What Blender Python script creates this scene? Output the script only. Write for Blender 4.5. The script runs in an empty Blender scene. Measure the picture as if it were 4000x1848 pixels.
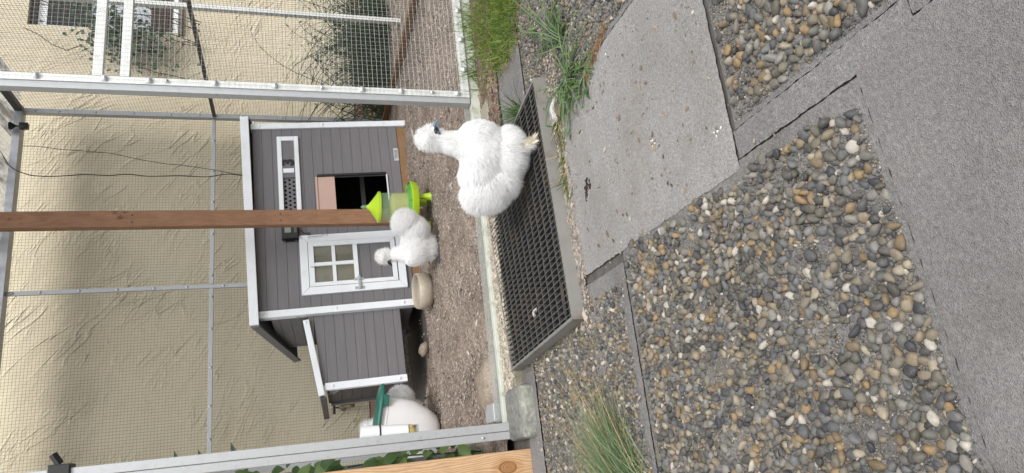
import bpy, bmesh, math, random
import numpy as np
from mathutils import Vector, Matrix, Euler
R = math.radians
random.seed(7); rng = np.random.default_rng(7)
S = bpy.context.scene
# ------------------------------------------------------------ camera, sky, sun, exposure
cam = bpy.data.cameras.new('camera'); cam_o = bpy.data.objects.new('camera', cam); S.collection.objects.link(cam_o)
r_ = Vector((0.95037363, -0.31049732, -0.01952901)); u_ = Vector((0.11085955, 0.27933167, 0.95377355)); f_ = Vector((0.29068906, 0.9086062, -0.29989104))
Mc = Matrix.Identity(4)                      # the phone was held on its side: image right is down in the world
for i in range(3):
    Mc[i][0] = -u_[i]; Mc[i][1] = r_[i]; Mc[i][2] = -f_[i]
Mc[0][3], Mc[1][3], Mc[2][3] = 0, 0, 0.75
cam_o.matrix_world = Mc
cam.sensor_width = 36; cam.lens = 2744.35 / 4000 * 36; cam.clip_start = 0.05; cam.clip_end = 2000
S.camera = cam_o
W = bpy.data.worlds.new('World'); S.world = W; W.use_nodes = True
wn = W.node_tree.nodes; sky = wn.new('ShaderNodeTexSky'); sky.sky_type = 'NISHITA'; sky.sun_disc = False
SUN_EL, SUN_AZ = 50, 174                     # azimuth clockwise from +Y
sky.sun_elevation = R(SUN_EL); sky.sun_rotation = R(SUN_AZ); sky.air_density = 1.6; sky.dust_density = 2.5; sky.ozone_density = 1.0
bg = wn['Background']; hs = wn.new('ShaderNodeHueSaturation'); hs.inputs['Saturation'].default_value = 0.30   # thin overcast
W.node_tree.links.new(sky.outputs[0], hs.inputs['Color']); W.node_tree.links.new(hs.outputs[0], bg.inputs[0]); bg.inputs[1].default_value = 0.15
sl = bpy.data.lights.new('sun', 'SUN'); sl.energy = 1.5; sl.angle = R(18); sl.color = (1, 0.97, 0.94)
so = bpy.data.objects.new('sun', sl); S.collection.objects.link(so)
dv = Vector((math.sin(R(SUN_AZ)) * math.cos(R(SUN_EL)), math.cos(R(SUN_AZ)) * math.cos(R(SUN_EL)), math.sin(R(SUN_EL))))
so.rotation_euler = dv.to_track_quat('Z', 'Y').to_euler()
S.view_settings.view_transform = 'Standard'; S.view_settings.look = 'None'; S.view_settings.gamma = 1
S.view_settings.exposure = 0.60
S.cycles.max_bounces = 8; S.cycles.diffuse_bounces = 4; S.cycles.transparent_max_bounces = 24

# ------------------------------------------------------------ materials
def nt(name):
    m = bpy.data.materials.new(name); m.use_nodes = True
    t = m.node_tree; return m, t, t.nodes['Principled BSDF']
def lin(c):
    return tuple(((x / 255) / 12.92 if x / 255 <= 0.04045 else ((x / 255 + 0.055) / 1.055) ** 2.4) for x in c) + (1,)
def noise(t, scale, detail=4, rough=0.6, vec=None, typ=None, dist=0):
    n = t.nodes.new('ShaderNodeTexNoise'); n.inputs['Scale'].default_value = scale; n.inputs['Detail'].default_value = detail
    n.inputs['Roughness'].default_value = rough; n.inputs['Distortion'].default_value = dist
    if typ: n.noise_type = typ
    if vec is not None: t.links.new(vec, n.inputs['Vector'])
    return n
def ocoord(t, scale=(1, 1, 1), rot=(0, 0, 0), kind='Object'):
    tc = t.nodes.new('ShaderNodeTexCoord'); mp = t.nodes.new('ShaderNodeMapping')
    mp.inputs['Scale'].default_value = scale; mp.inputs['Rotation'].default_value = rot
    t.links.new(tc.outputs[kind], mp.inputs[0]); return mp.outputs[0]
def ramp(t, fac, stops, interp='LINEAR'):
    r = t.nodes.new('ShaderNodeValToRGB'); r.color_ramp.interpolation = interp
    e = r.color_ramp.elements
    while len(e) < len(stops): e.new(0.5)
    for i, (p, c) in enumerate(stops): e[i].position = p; e[i].color = c if len(c) == 4 else tuple(c) + (1,)
    t.links.new(fac, r.inputs[0]); return r.outputs[0]
def mixc(t, fac, a, b, mode='MIX'):
    n = t.nodes.new('ShaderNodeMix'); n.data_type = 'RGBA'; n.blend_type = mode
    if isinstance(fac, (int, float)): n.inputs[0].default_value = fac
    else: t.links.new(fac, n.inputs[0])
    for k, v in ((6, a), (7, b)):
        if isinstance(v, tuple): n.inputs[k].default_value = v
        else: t.links.new(v, n.inputs[k])
    return n.outputs[2]
def bump(t, b, h, strength=0.4, dist=0.01, prev=None):
    n = t.nodes.new('ShaderNodeBump'); n.inputs['Strength'].default_value = strength; n.inputs['Distance'].default_value = dist
    t.links.new(h, n.inputs['Height'])
    if prev is not None: t.links.new(prev, n.inputs['Normal'])
    t.links.new(n.outputs[0], b.inputs['Normal']); return n.outputs[0]
def math_(t, op, a, b=None, c=None):
    n = t.nodes.new('ShaderNodeMath'); n.operation = op
    for i, v in enumerate((a, b, c)):
        if v is None: continue
        if isinstance(v, (int, float)): n.inputs[i].default_value = v
        else: t.links.new(v, n.inputs[i])
    return n.outputs[0]
def M(name, col, rough=0.6, metal=0.0, var=0.12, scale=12, bmp=0.0, bscale=80, spec=0.5, dirt=None, dscale=6, damt=0.5, stretch=(1, 1, 1)):
    m, t, b = nt(name)
    c = lin(col); v = ocoord(t, stretch)
    n = noise(t, scale, 5, 0.6, v)
    out = ramp(t, n.outputs[0], [(0.25, tuple(x * (1 - var) for x in c[:3])), (0.75, tuple(min(1, x * (1 + var)) for x in c[:3]))])
    if dirt:
        n2 = noise(t, dscale, 8, 0.7, v); f = ramp(t, n2.outputs[0], [(0.52, (0, 0, 0)), (0.68, (damt,) * 3)])
        out = mixc(t, f, out, lin(dirt))
    t.links.new(out, b.inputs['Base Color'])
    b.inputs['Roughness'].default_value = rough; b.inputs['Metallic'].default_value = metal
    b.inputs['Specular IOR Level'].default_value = spec
    if bmp:
        n3 = noise(t, bscale, 4, 0.6, v); bump(t, b, n3.outputs[0], bmp, 0.004)
    return m

def stucco():
    m, t, b = nt('stucco')
    v = ocoord(t, (1, 1, 1))
    def rotv(deg, sc):
        a = ocoord(t, (1, 1, 1), (0, R(deg), 0)); mp = t.nodes.new('ShaderNodeMapping'); mp.inputs['Scale'].default_value = sc; t.links.new(a, mp.inputs[0]); return mp.outputs[0]
    n = noise(t, 1.3, 6, 0.6, v)
    c = ramp(t, n.outputs[0], [(0.3, lin((199, 188, 163))), (0.7, lin((209, 199, 176)))])
    t.links.new(c, b.inputs['Base Color']); b.inputs['Roughness'].default_value = 0.85; b.inputs['Specular IOR Level'].default_value = 0.2
    def strokes(deg, sc, lo, hi, mlo, mhi, ms, dist):
        rd = noise(t, 1.0, 2.5, 0.5, rotv(deg, sc), None, dist)
        w = math_(t, 'ABSOLUTE', math_(t, 'SUBTRACT', rd.outputs[0], 0.5)); h = ramp(t, w, [(lo, (1, 1, 1)), (hi, (0, 0, 0))])
        mk = ramp(t, noise(t, ms, 3, 0.6, v).outputs[0], [(mlo, (0, 0, 0)), (mhi, (1, 1, 1))]); return math_(t, 'MULTIPLY', h, mk)
    p = bump(t, b, strokes(-42, (1.6, 1, 7.5), 0.002, 0.034, 0.50, 0.62, 1.7, 0.35), 0.65, 0.012)
    p = bump(t, b, strokes(-30, (3.2, 1, 13.0), 0.002, 0.050, 0.48, 0.62, 2.3, 0.5), 0.55, 0.009, p)
    p = bump(t, b, strokes(-62, (1.1, 1, 4.5), 0.002, 0.026, 0.52, 0.62, 1.1, 0.9), 0.65, 0.012, p)
    nb_ = noise(t, 1.0, 4, 0.55, rotv(-40, (4, 4, 16))); p = bump(t, b, nb_.outputs[0], 0.3, 0.025, p)
    n3 = noise(t, 160, 3, 0.6, v); bump(t, b, n3.outputs[0], 0.15, 0.002, p)
    return m
def pebble_mat():
    m, t, b = nt('pebble_stone')
    g = t.nodes.new('ShaderNodeNewGeometry')
    cols = [(100, 96, 88), (122, 114, 100), (84, 84, 84), (138, 126, 106), (110, 106, 98), (72, 72, 74), (126, 124, 121), (154, 144, 126), (92, 88, 78), (142, 120, 88), (104, 104, 104), (76, 74, 70), (114, 108, 96), (180, 174, 164), (90, 91, 93), (128, 116, 98), (98, 98, 92), (66, 67, 70), (112, 109, 104), (134, 131, 124), (96, 95, 92), (118, 102, 80), (106, 106, 108), (88, 86, 84)]
    st = [(i / len(cols), lin(c)) for i, c in enumerate(cols)]
    c = ramp(t, g.outputs['Random Per Island'], st, 'CONSTANT')
    v = ocoord(t); n = noise(t, 90, 5, 0.7, v); c2 = ramp(t, n.outputs[0], [(0.3, (0.60, 0.60, 0.58)), (0.7, (1.08, 1.06, 1.04))])
    o = mixc(t, 1.0, c, c2, 'MULTIPLY')
    n2 = noise(t, 9, 5, 0.7, v); f = ramp(t, noise(t, 55, 5, 0.75, v).outputs[0], [(0.50, (0, 0, 0)), (0.70, (0.5,) * 3)])
    o = mixc(t, f, o, lin((122, 118, 112)))
    t.links.new(o, b.inputs['Base Color']); b.inputs['Roughness'].default_value = 0.62; b.inputs['Specular IOR Level'].default_value = 0.35
    n3 = noise(t, 260, 3, 0.6, v); bump(t, b, n3.outputs[0], 0.25, 0.001)
    return m
def concrete_mat(name, a, c, fine=420, stain=None, spk=0.65):
    m, t, b = nt(name); v = ocoord(t)
    n = noise(t, 3.0, 7, 0.65, v); o = ramp(t, n.outputs[0], [(0.3, lin(a)), (0.7, lin(c))])
    vo = t.nodes.new('ShaderNodeTexVoronoi'); vo.inputs['Scale'].default_value = fine; t.links.new(v, vo.inputs['Vector'])
    sp = ramp(t, vo.outputs['Color'], [(0.0, (0.50, 0.48, 0.46)), (0.3, (0.88, 0.88, 0.88)), (0.7, (1.08, 1.08, 1.08)), (1.0, (1.5, 1.48, 1.45))])
    o = mixc(t, spk, o, sp, 'MULTIPLY')
    n4 = noise(t, 130, 3, 0.7, v); o = mixc(t, 0.6, o, ramp(t, n4.outputs[0], [(0.35, (0.72, 0.72, 0.72)), (0.65, (1.2, 1.2, 1.2))]), 'MULTIPLY')
    if stain:
        n2 = noise(t, 2.2, 8, 0.75, v); f = ramp(t, n2.outputs[0], [(0.5, (0, 0, 0)), (0.7, (0.5,) * 3)]); o = mixc(t, f, o, lin(stain))
    t.links.new(o, b.inputs['Base Color']); b.inputs['Roughness'].default_value = 0.85; b.inputs['Specular IOR Level'].default_value = 0.25
    p = bump(t, b, vo.outputs['Distance'], 0.7, 0.0022); bump(t, b, n4.outputs[0], 0.6, 0.003, p)
    return m
def soil_mat():
    m, t, b = nt('run_soil'); v = ocoord(t)
    n = noise(t, 5, 8, 0.7, v); o = ramp(t, n.outputs[0], [(0.3, lin((112, 102, 94))), (0.5, lin((142, 131, 122))), (0.72, lin((166, 155, 146)))])
    vo = t.nodes.new('ShaderNodeTexVoronoi'); vo.inputs['Scale'].default_value = 120; t.links.new(v, vo.inputs['Vector'])
    sp = ramp(t, vo.outputs['Color'], [(0.0, (0.45, 0.40, 0.36)), (0.4, (0.95, 0.93, 0.9)), (1.0, (1.45, 1.4, 1.3))]); o = mixc(t, 0.8, o, sp, 'MULTIPLY')
    n4 = noise(t, 60, 5, 0.8, v); o = mixc(t, 0.8, o, ramp(t, n4.outputs[0], [(0.38, (0.55, 0.52, 0.5)), (0.6, (1.2, 1.2, 1.2))]), 'MULTIPLY')
    t.links.new(o, b.inputs['Base Color']); b.inputs['Roughness'].default_value = 0.95; b.inputs['Specular IOR Level'].default_value = 0.1
    p = bump(t, b, n4.outputs[0], 0.9, 0.008); bump(t, b, vo.outputs['Distance'], 0.8, 0.004, p)
    return m
def wood_mat(name, a, c, knot=None, kr=0.022, freq=150, axis='z', rough=0.7):
    """Grain runs along object Z; a knot bends the lines round it like a stream round a stone."""
    m, t, b = nt(name)
    tc = t.nodes.new('ShaderNodeTexCoord'); sx = t.nodes.new('ShaderNodeSeparateXYZ')
    nz = noise(t, 2.2, 3, 0.5, ocoord(t, (6, 6, 1)))
    t.links.new(tc.outputs['Object'], sx.inputs[0])
    X, Z = sx.outputs[0], sx.outputs[2]
    if axis == 'x': X, Z = sx.outputs[2], sx.outputs[0]
    base = X
    if knot:
        dx = math_(t, 'SUBTRACT', X, knot[0]); dz = math_(t, 'MULTIPLY', math_(t, 'SUBTRACT', Z, knot[1]), 0.62)
        d2 = math_(t, 'ADD', math_(t, 'MULTIPLY', dx, dx), math_(t, 'MULTIPLY', dz, dz))
        d2 = math_(t, 'MAXIMUM', d2, 1e-5); d = math_(t, 'SQRT', d2)
        psi = math_(t, 'MULTIPLY', dx, math_(t, 'SUBTRACT', 1.0, math_(t, 'DIVIDE', kr * kr, d2)))
        ins = math_(t, 'LESS_THAN', d, kr)
        base = math_(t, 'ADD', math_(t, 'MULTIPLY', psi, math_(t, 'SUBTRACT', 1.0, ins)), math_(t, 'MULTIPLY', math_(t, 'MULTIPLY', d, 1.6), ins))
    ph = math_(t, 'ADD', math_(t, 'MULTIPLY', base, freq), math_(t, 'MULTIPLY', nz.outputs[0], 9.0))
    s = math_(t, 'SINE', math_(t, 'MULTIPLY', ph, 6.283)); s = math_(t, 'MULTIPLY_ADD', s, 0.5, 0.5)
    st = (70, 70, 2.2) if axis == 'z' else (2.2, 70, 70)
    n2 = noise(t, 3, 5, 0.7, ocoord(t, st))
    f = math_(t, 'ADD', math_(t, 'MULTIPLY', s, 0.45 if knot else 0.16), math_(t, 'MULTIPLY', n2.outputs[0], 0.55 if knot else 0.84))
    o = ramp(t, f, [(0.15, lin(a)), (0.8, lin(c))])
    if knot:
        dark = ramp(t, math_(t, 'DIVIDE', d, kr * 2.2), [(0.40, (0.62, 0.48, 0.36)), (0.455, (0.32, 0.22, 0.14)), (0.52, (0.82, 0.7, 0.58)), (1.0, (1, 1, 1))])
        o = mixc(t, 1.0, o, dark, 'MULTIPLY')
    else:
        n5 = noise(t, 5, 3, 0.6, ocoord(t, (2.6, 2.6, 1.6) if axis == 'z' else (1.6, 2.6, 2.6)))
        o = mixc(t, 1.0, o, ramp(t, n5.outputs[0], [(0.28, (0.40, 0.28, 0.22)), (0.36, (1, 1, 1))]), 'MULTIPLY')
    n6 = noise(t, 14, 6, 0.7, ocoord(t)); o = mixc(t, 0.5, o, ramp(t, n6.outputs[0], [(0.35, (0.8, 0.78, 0.75)), (0.65, (1.1, 1.1, 1.1))]), 'MULTIPLY')
    t.links.new(o, b.inputs['Base Color']); b.inputs['Roughness'].default_value = rough; b.inputs['Specular IOR Level'].default_value = 0.25
    bump(t, b, f, 0.25, 0.002)
    return m
def leafm(name, a, c, tr=0.35, rough=0.5):
    m, t, b = nt(name); g = t.nodes.new('ShaderNodeNewGeometry')
    o = ramp(t, g.outputs['Random Per Island'], [(0, lin(a)), (1, lin(c))]); t.links.new(o, b.inputs['Base Color']); b.inputs['Roughness'].default_value = rough
    tl = t.nodes.new('ShaderNodeBsdfTranslucent'); t.links.new(o, tl.inputs[0]); mx = t.nodes.new('ShaderNodeMixShader'); mx.inputs[0].default_value = tr
    t.links.new(b.outputs[0], mx.inputs[1]); t.links.new(tl.outputs[0], mx.inputs[2]); t.links.new(mx.outputs[0], t.nodes['Material Output'].inputs[0])
    return m
def feather_mat(name, a, c):
    return leafm(name, a, c, 0.5, 0.9)
def clear_mat(name, col, alpha=0.5, rough=0.15, tr=0.5):
    m, t, b = nt(name); b.inputs['Base Color'].default_value = lin(col); b.inputs['Roughness'].default_value = rough
    tl = t.nodes.new('ShaderNodeBsdfTranslucent'); tl.inputs[0].default_value = lin(col)
    m1 = t.nodes.new('ShaderNodeMixShader'); m1.inputs[0].default_value = tr
    t.links.new(b.outputs[0], m1.inputs[1]); t.links.new(tl.outputs[0], m1.inputs[2])
    tp = t.nodes.new('ShaderNodeBsdfTransparent'); tp.inputs[0].default_value = lin(tuple(min(255, int(x * 0.2 + 204)) for x in col))
    m2 = t.nodes.new('ShaderNodeMixShader'); m2.inputs[0].default_value = alpha
    t.links.new(tp.outputs[0], m2.inputs[1]); t.links.new(m1.outputs[0], m2.inputs[2]); t.links.new(m2.outputs[0], t.nodes['Material Output'].inputs[0])
    return m
m_stucco = stucco(); m_pebble = pebble_mat(); m_soil = soil_mat()
m_matrix = concrete_mat('aggregate_matrix', (102, 100, 98), (128, 126, 123), 300, (92, 84, 72))
m_conc = concrete_mat('light_concrete', (135, 132, 129), (152, 149, 146), 420, (116, 108, 98))
m_conc2 = concrete_mat('grey_concrete', (116, 113, 111), (133, 130, 127), 480, (90, 84, 76), 0.5)
m_edge = concrete_mat('slab_border_concrete', (108, 106, 105), (132, 130, 128), 300, (88, 82, 74))
m_curb = concrete_mat('mossy_concrete', (128, 124, 108), (150, 146, 132), 200, (96, 98, 62))
m_alu = M('aluminium', (178, 181, 184), 0.42, 0.35, 0.10, 30, 0.12, 200, dirt=(150, 152, 150), dscale=30, damt=0.6)
m_aluw = M('bright_aluminium', (222, 224, 222), 0.45, 0.35, 0.06, 30, 0.10, 200, dirt=(168, 168, 150), dscale=14, damt=0.5)
m_alud = M('dark_aluminium', (88, 86, 88), 0.5, 0.6, 0.15, 20)
m_wire = M('galvanised_wire', (172, 176, 178), 0.5, 0.3, 0.1, 10)
m_wired = M('aged_wire', (92, 90, 80), 0.5, 0.4, 0.1, 10)
m_bolt = M('zinc', (206, 210, 212), 0.35, 0.5, 0.1, 40)
m_white = M('white_paint', (232, 236, 240), 0.55, 0, 0.03, 14, 0.06, 120, 0.3, dirt=(214, 216, 217), dscale=5, damt=0.5)
m_grey = M('grey_painted_boards', (116, 114, 117), 0.65, 0, 0.05, 5, 0.12, 160, 0.3, stretch=(0.4, 1, 6), dirt=(136, 130, 124), dscale=13, damt=0.45)
m_greyd = M('dark_grey_and_side_shade', (72, 70, 72), 0.6, 0, 0.06, 8)
m_roofing = M('grey_roofing_felt', (92, 92, 94), 0.9, 0, 0.15, 60, 0.3, 200)
m_black = M('black_plastic', (24, 24, 27), 0.42, 0, 0.1, 20)
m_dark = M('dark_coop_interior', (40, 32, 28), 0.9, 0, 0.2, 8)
m_pink = M('pinkish_metal', (196, 166, 154), 0.45, 0.1, 0.03, 20)
m_lime = M('lime_plastic', (164, 194, 34), 0.38, 0, 0.03, 10)
m_tank = clear_mat('clear_green_plastic', (196, 232, 196), 0.32, 0.18, 0.5)
m_tray = clear_mat('translucent_green_plastic', (150, 214, 120), 0.75, 0.25, 0.5)
m_bingreen = M('green_plastic', (28, 98, 84), 0.42, 0, 0.10, 30, dirt=(96, 128, 116), dscale=60, damt=0.5)
m_bin = M('offwhite_plastic', (228, 227, 228), 0.5, 0, 0.03, 5, dirt=(212, 202, 190), dscale=3, damt=0.45)
m_pvc = M('white_pvc', (232, 234, 236), 0.35, 0, 0.02, 10)
m_ceramic = M('beige_stoneware', (172, 162, 146), 0.45, 0, 0.05, 10, dirt=(206, 200, 190), dscale=30, damt=0.5)
m_grain = M('grain', (196, 172, 112), 0.8, 0, 0.35, 220, 0.8, 200)
m_bartop = M('lit_bar_top', (112, 112, 109), 0.55, 0.2, 0.1, 20)  # brighter strips paint light onto the tops of the grating bars
m_steel = M('galvanised_grating', (66, 65, 62), 0.55, 0.35, 0.15, 20, 0.15, 150, dirt=(108, 94, 78), dscale=9, damt=0.7)  # dark base tone carries the shade on the bar flanks
m_steelr = M('rust_stained_steel', (130, 128, 124), 0.6, 0.25, 0.12, 14, 0.2, 150, dirt=(92, 72, 54), dscale=7, damt=0.8)
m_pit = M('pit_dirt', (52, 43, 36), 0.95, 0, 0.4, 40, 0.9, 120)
m_glass = M('window_glass', (186, 192, 202), 0.06, 0, 0.05, 3, spec=1.0)  # pale base colour stands in for sky reflected in the pane
m_pane = M('coop_acrylic', (116, 114, 102), 0.12, 0, 0.10, 9, dirt=(84, 84, 78), dscale=6, damt=0.6)
m_brown = M('brown_shutter', (74, 52, 48), 0.6, 0, 0.1, 10)
m_plinth = M('pink_plinth_paint', (182, 146, 132), 0.85, 0, 0.08, 8, 0.2, 120)
m_timber = wood_mat('pale_timber', (164, 130, 98), (204, 172, 136), knot=(-0.052, 0.085), kr=0.019, freq=120)
m_post = wood_mat('brown_timber', (118, 86, 66), (156, 120, 94), freq=26)
m_plank = wood_mat('weathered_plank', (116, 88, 62), (158, 126, 94), freq=60, axis='x')
m_stone = concrete_mat('lichen_stone', (96, 96, 92), (150, 150, 144), 70, (98, 104, 72))
m_rock = concrete_mat('brown_rock', (120, 108, 96), (158, 146, 132), 120)
m_grass = leafm('grass_blades', (74, 106, 34), (138, 160, 74), 0.35)
m_grassd = leafm('dark_grass_blades', (48, 78, 40), (92, 120, 62), 0.3)
m_sage = leafm('grey_green_blades', (84, 108, 76), (132, 152, 112), 0.3)
m_straw = leafm('dry_straw', (176, 146, 96), (206, 182, 132), 0.3)
m_root = leafm('dry_roots', (128, 96, 68), (172, 138, 102), 0.2)
m_leaf = leafm('broad_leaf', (66, 98, 50), (122, 148, 84), 0.35, 0.45)
m_leafd = leafm('dark_foliage', (24, 46, 26), (52, 82, 44), 0.25)
m_stem = M('plant_stem', (52, 66, 36), 0.6)
m_vinestem = M('woody_vine', (70, 54, 40), 0.8)
m_moss = leafm('moss', (78, 74, 48), (122, 116, 84), 0.2)
m_hen = feather_mat('white_down', (244, 244, 244), (253, 253, 253))
m_henskin = M('hen_down_underlayer', (246, 246, 246), 0.9, 0, 0.02)
m_cream = feather_mat('cream_down', (230, 222, 202), (246, 242, 230))
m_face = M('blue_black_face_skin', (52, 56, 66), 0.6, 0, 0.2, 90, 0.5, 300)
m_beak = M('slate_beak', (104, 124, 142), 0.4)
m_beakd = M('dark_slate_beak', (48, 52, 60), 0.4)
m_eye = M('dark_eye', (10, 8, 8), 0.08)
m_lobe = M('turquoise_earlobe', (78, 94, 110), 0.5)
m_chip = leafm('litter_chips', (104, 92, 85), (196, 183, 170), 0.0, 0.9)
m_crumb = leafm('crumbs', (104, 88, 72), (176, 166, 152), 0.0, 0.9)
m_droppings = M('chalky_white', (210, 208, 204), 0.9)
m_leafdry = M('dry_brown_leaf', (142, 92, 48), 0.8)
m_poly = clear_mat('ribbed_polycarbonate', (166, 172, 182), 0.38, 0.3, 0.75)
def dirty_poly():
    m = clear_mat('dirty_ribbed_polycarbonate', (150, 156, 166), 0.4, 0.3, 0.7); t = m.node_tree
    n = noise(t, 3.0, 6, 0.7, ocoord(t, (5, 0.7, 1))); f = ramp(t, n.outputs[0], [(0.42, (0.30,) * 3), (0.58, (0.85,) * 3)])
    mx = [x for x in t.nodes if x.type == 'MIX_SHADER']; out = t.nodes['Material Output'].inputs[0].links[0].from_node; t.links.new(f, out.inputs[0])
    c = ramp(t, n.outputs[0], [(0.42, lin((170, 176, 186))), (0.6, lin((84, 84, 84)))]); t.links.new(c, t.nodes['Principled BSDF'].inputs['Base Color'])
    for x in t.nodes:
        if x.type == 'BSDF_TRANSLUCENT': t.links.new(c, x.inputs[0])
    return m
m_poly = dirty_poly()
m_polyfilm = clear_mat('clear_strip', (206, 210, 208), 0.30, 0.12, 0.4)
m_lcd = M('lcd', (128, 140, 126), 0.2)

# ------------------------------------------------------------ mesh helpers
COL = S.collection
def link(name, me, parent=None, mat=None, smooth=False):
    o = bpy.data.objects.new(name, me); COL.objects.link(o)
    if parent is not None: o.parent = parent
    if mat is not None:
        for mm in (mat if isinstance(mat, (list, tuple)) else [mat]): me.materials.append(mm)
    if smooth: me.polygons.foreach_set('use_smooth', [True] * len(me.polygons))
    return o
def tag(o, label=None, cat=None, group=None, kind=None):
    if label: o['label'] = label
    if cat: o['category'] = cat
    if group: o['group'] = group
    if kind: o['kind'] = kind
    return o
def empty(name, loc=(0, 0, 0), rz=0):
    o = bpy.data.objects.new(name, None); COL.objects.link(o); o.location = loc; o.rotation_euler = (0, 0, rz); o.empty_display_size = 0.05
    return o
class MB:
    def __init__(s): s.v = []; s.f = []; s.mi = []; s.cur = 0
    def add(s, vs, fs):
        b = len(s.v); s.v += [tuple(p) for p in vs]; s.f += [tuple(b + i for i in f) for f in fs]; s.mi += [s.cur] * len(fs); return s
    def box(s, a, b, mtx=None, bev=0.0):
        (x0, y0, z0), (x1, y1, z1) = a, b
        if x0 > x1: x0, x1 = x1, x0
        if y0 > y1: y0, y1 = y1, y0
        if z0 > z1: z0, z1 = z1, z0
        if bev > 0:
            e = min(bev, (x1 - x0) * .45, (y1 - y0) * .45, (z1 - z0) * .45)
            bm = bmesh.new(); bmesh.ops.create_cube(bm, size=1)
            for v in bm.verts: v.co = Vector(((x0 + x1) / 2 + v.co.x * (x1 - x0), (y0 + y1) / 2 + v.co.y * (y1 - y0), (z0 + z1) / 2 + v.co.z * (z1 - z0)))
            bmesh.ops.bevel(bm, geom=bm.edges[:], offset=e, segments=2, profile=0.6, affect='EDGES')
            vs = [v.co.copy() for v in bm.verts]; bm.verts.index_update(); fs = [[v.index for v in f.verts] for f in bm.faces]; bm.free()
        else:
            vs = [Vector(p) for p in ((x0, y0, z0), (x1, y0, z0), (x1, y1, z0), (x0, y1, z0), (x0, y0, z1), (x1, y0, z1), (x1, y1, z1), (x0, y1, z1))]
            fs = [(0, 3, 2, 1), (4, 5, 6, 7), (0, 1, 5, 4), (1, 2, 6, 5), (2, 3, 7, 6), (3, 0, 4, 7)]
        if mtx is not None: vs = [mtx @ v for v in vs]
        return s.add(vs, fs)
    def prism(s, poly, ax, a, b):
        """poly of 2D points, extruded along axis ax from a to b"""
        n = len(poly)
        def P(p, h):
            q = list(p); q.insert(ax, h); return tuple(q)
        vs = [P(p, a) for p in poly] + [P(p, b) for p in poly]
        fs = [tuple(range(n)), tuple(range(2 * n - 1, n - 1, -1))] + [(i, i + n, (i + 1) % n + n, (i + 1) % n) for i in range(n)]
        return s.add(vs, fs)
    def tube(s, pts, r, n=6, cap=True):
        pts = [Vector(p) for p in pts]; m = len(pts); rr = r if isinstance(r, (list, tuple)) else [r] * m
        vs = []; up = None
        for i, p in enumerate(pts):
            d = (pts[min(i + 1, m - 1)] - pts[max(i - 1, 0)])
            d = d.normalized() if d.length > 1e-9 else Vector((0, 0, 1))
            if up is None: up = d.orthogonal().normalized()
            up = (up - d * up.dot(d)); up = up.normalized() if up.length > 1e-6 else d.orthogonal().normalized()
            w = d.cross(up)
            for k in range(n):
                a = 2 * math.pi * k / n; vs.append(p + (up * math.cos(a) + w * math.sin(a)) * rr[i])
        fs = [(i * n + k, i * n + (k + 1) % n, (i + 1) * n + (k + 1) % n, (i + 1) * n + k) for i in range(m - 1) for k in range(n)]
        if cap: fs += [tuple(range(n - 1, -1, -1)), tuple((m - 1) * n + k for k in range(n))]
        return s.add(vs, fs)
    def lathe(s, prof, c=(0, 0, 0), n=40, mtx=None, sx=1, sy=1):
        vs = []; c = Vector(c)
        for (r, z) in prof:
            for k in range(n):
                a = 2 * math.pi * k / n; v = Vector((r * math.cos(a) * sx, r * math.sin(a) * sy, z))
                if mtx is not None: v = mtx @ v
                vs.append(c + v)
        m = len(prof)
        fs = [(i * n + k, i * n + (k + 1) % n, (i + 1) * n + (k + 1) % n, (i + 1) * n + k) for i in range(m - 1) for k in range(n)]
        return s.add(vs, fs)
    def blob(s, c, r, rot=(0, 0, 0), nz=0.0, seed=0, sub=2):
        bm = bmesh.new(); bmesh.ops.create_icosphere(bm, subdivisions=sub, radius=1)
        E_ = Euler(rot).to_matrix(); rs = np.random.default_rng(seed); ph = rs.uniform(0, 6.28, 9); fr = rs.uniform(1.2, 3.4, 9)
        vs = []
        for v in bm.verts:
            p = v.co; k = 1 + nz * (math.sin(fr[0] * p.x * 2 + ph[0]) + math.sin(fr[1] * p.y * 2 + ph[1]) + math.sin(fr[2] * p.z * 2 + ph[2]) + .5 * math.sin(5 * fr[3] * p.x + ph[3] + 3 * p.y))
            vs.append(Vector(c) + E_ @ Vector((p.x * r[0] * k, p.y * r[1] * k, p.z * r[2] * k)))
        bm.verts.index_update(); fs = [[v.index for v in f.verts] for f in bm.faces]; bm.free(); return s.add(vs, fs)
    def build(s, name, mat, parent=None, smooth=False, angle=None):
        me = bpy.data.meshes.new(name); me.from_pydata([tuple(v) for v in s.v], [], s.f)
        o = link(name, me, parent, mat)
        if len(me.materials) > 1: me.polygons.foreach_set('material_index', s.mi)
        if smooth or angle:
            me.polygons.foreach_set('use_smooth', [True] * len(me.polygons))
            if angle: me.set_sharp_from_angle(angle=R(angle))
        me.update(); return o
def npmesh(name, verts, faces, mat, parent=None, smooth=False, mi=None):
    """verts (N,3); faces list of arrays (M,k) of equal k each"""
    me = bpy.data.meshes.new(name); verts = np.asarray(verts, np.float32)
    me.vertices.add(len(verts)); me.vertices.foreach_set('co', verts.ravel())
    fl = [np.asarray(f, np.int32) for f in (faces if isinstance(faces, list) else [faces]) if len(f)]
    tot = sum(f.size for f in fl); cnt = sum(len(f) for f in fl)
    me.loops.add(tot); me.polygons.add(cnt)
    me.loops.foreach_set('vertex_index', np.concatenate([f.ravel() for f in fl]))
    ls = np.concatenate([np.full(len(f), f.shape[1]) for f in fl]); st = np.concatenate([[0], np.cumsum(ls)[:-1]])
    me.polygons.foreach_set('loop_start', st.astype(np.int32))
    if mi is not None: me.polygons.foreach_set('material_index', np.asarray(mi, np.int32))
    o = link(name, me, parent, mat)
    if smooth: me.polygons.foreach_set('use_smooth', [True] * cnt)
    me.update(calc_edges=True); me.validate(); return o
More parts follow.
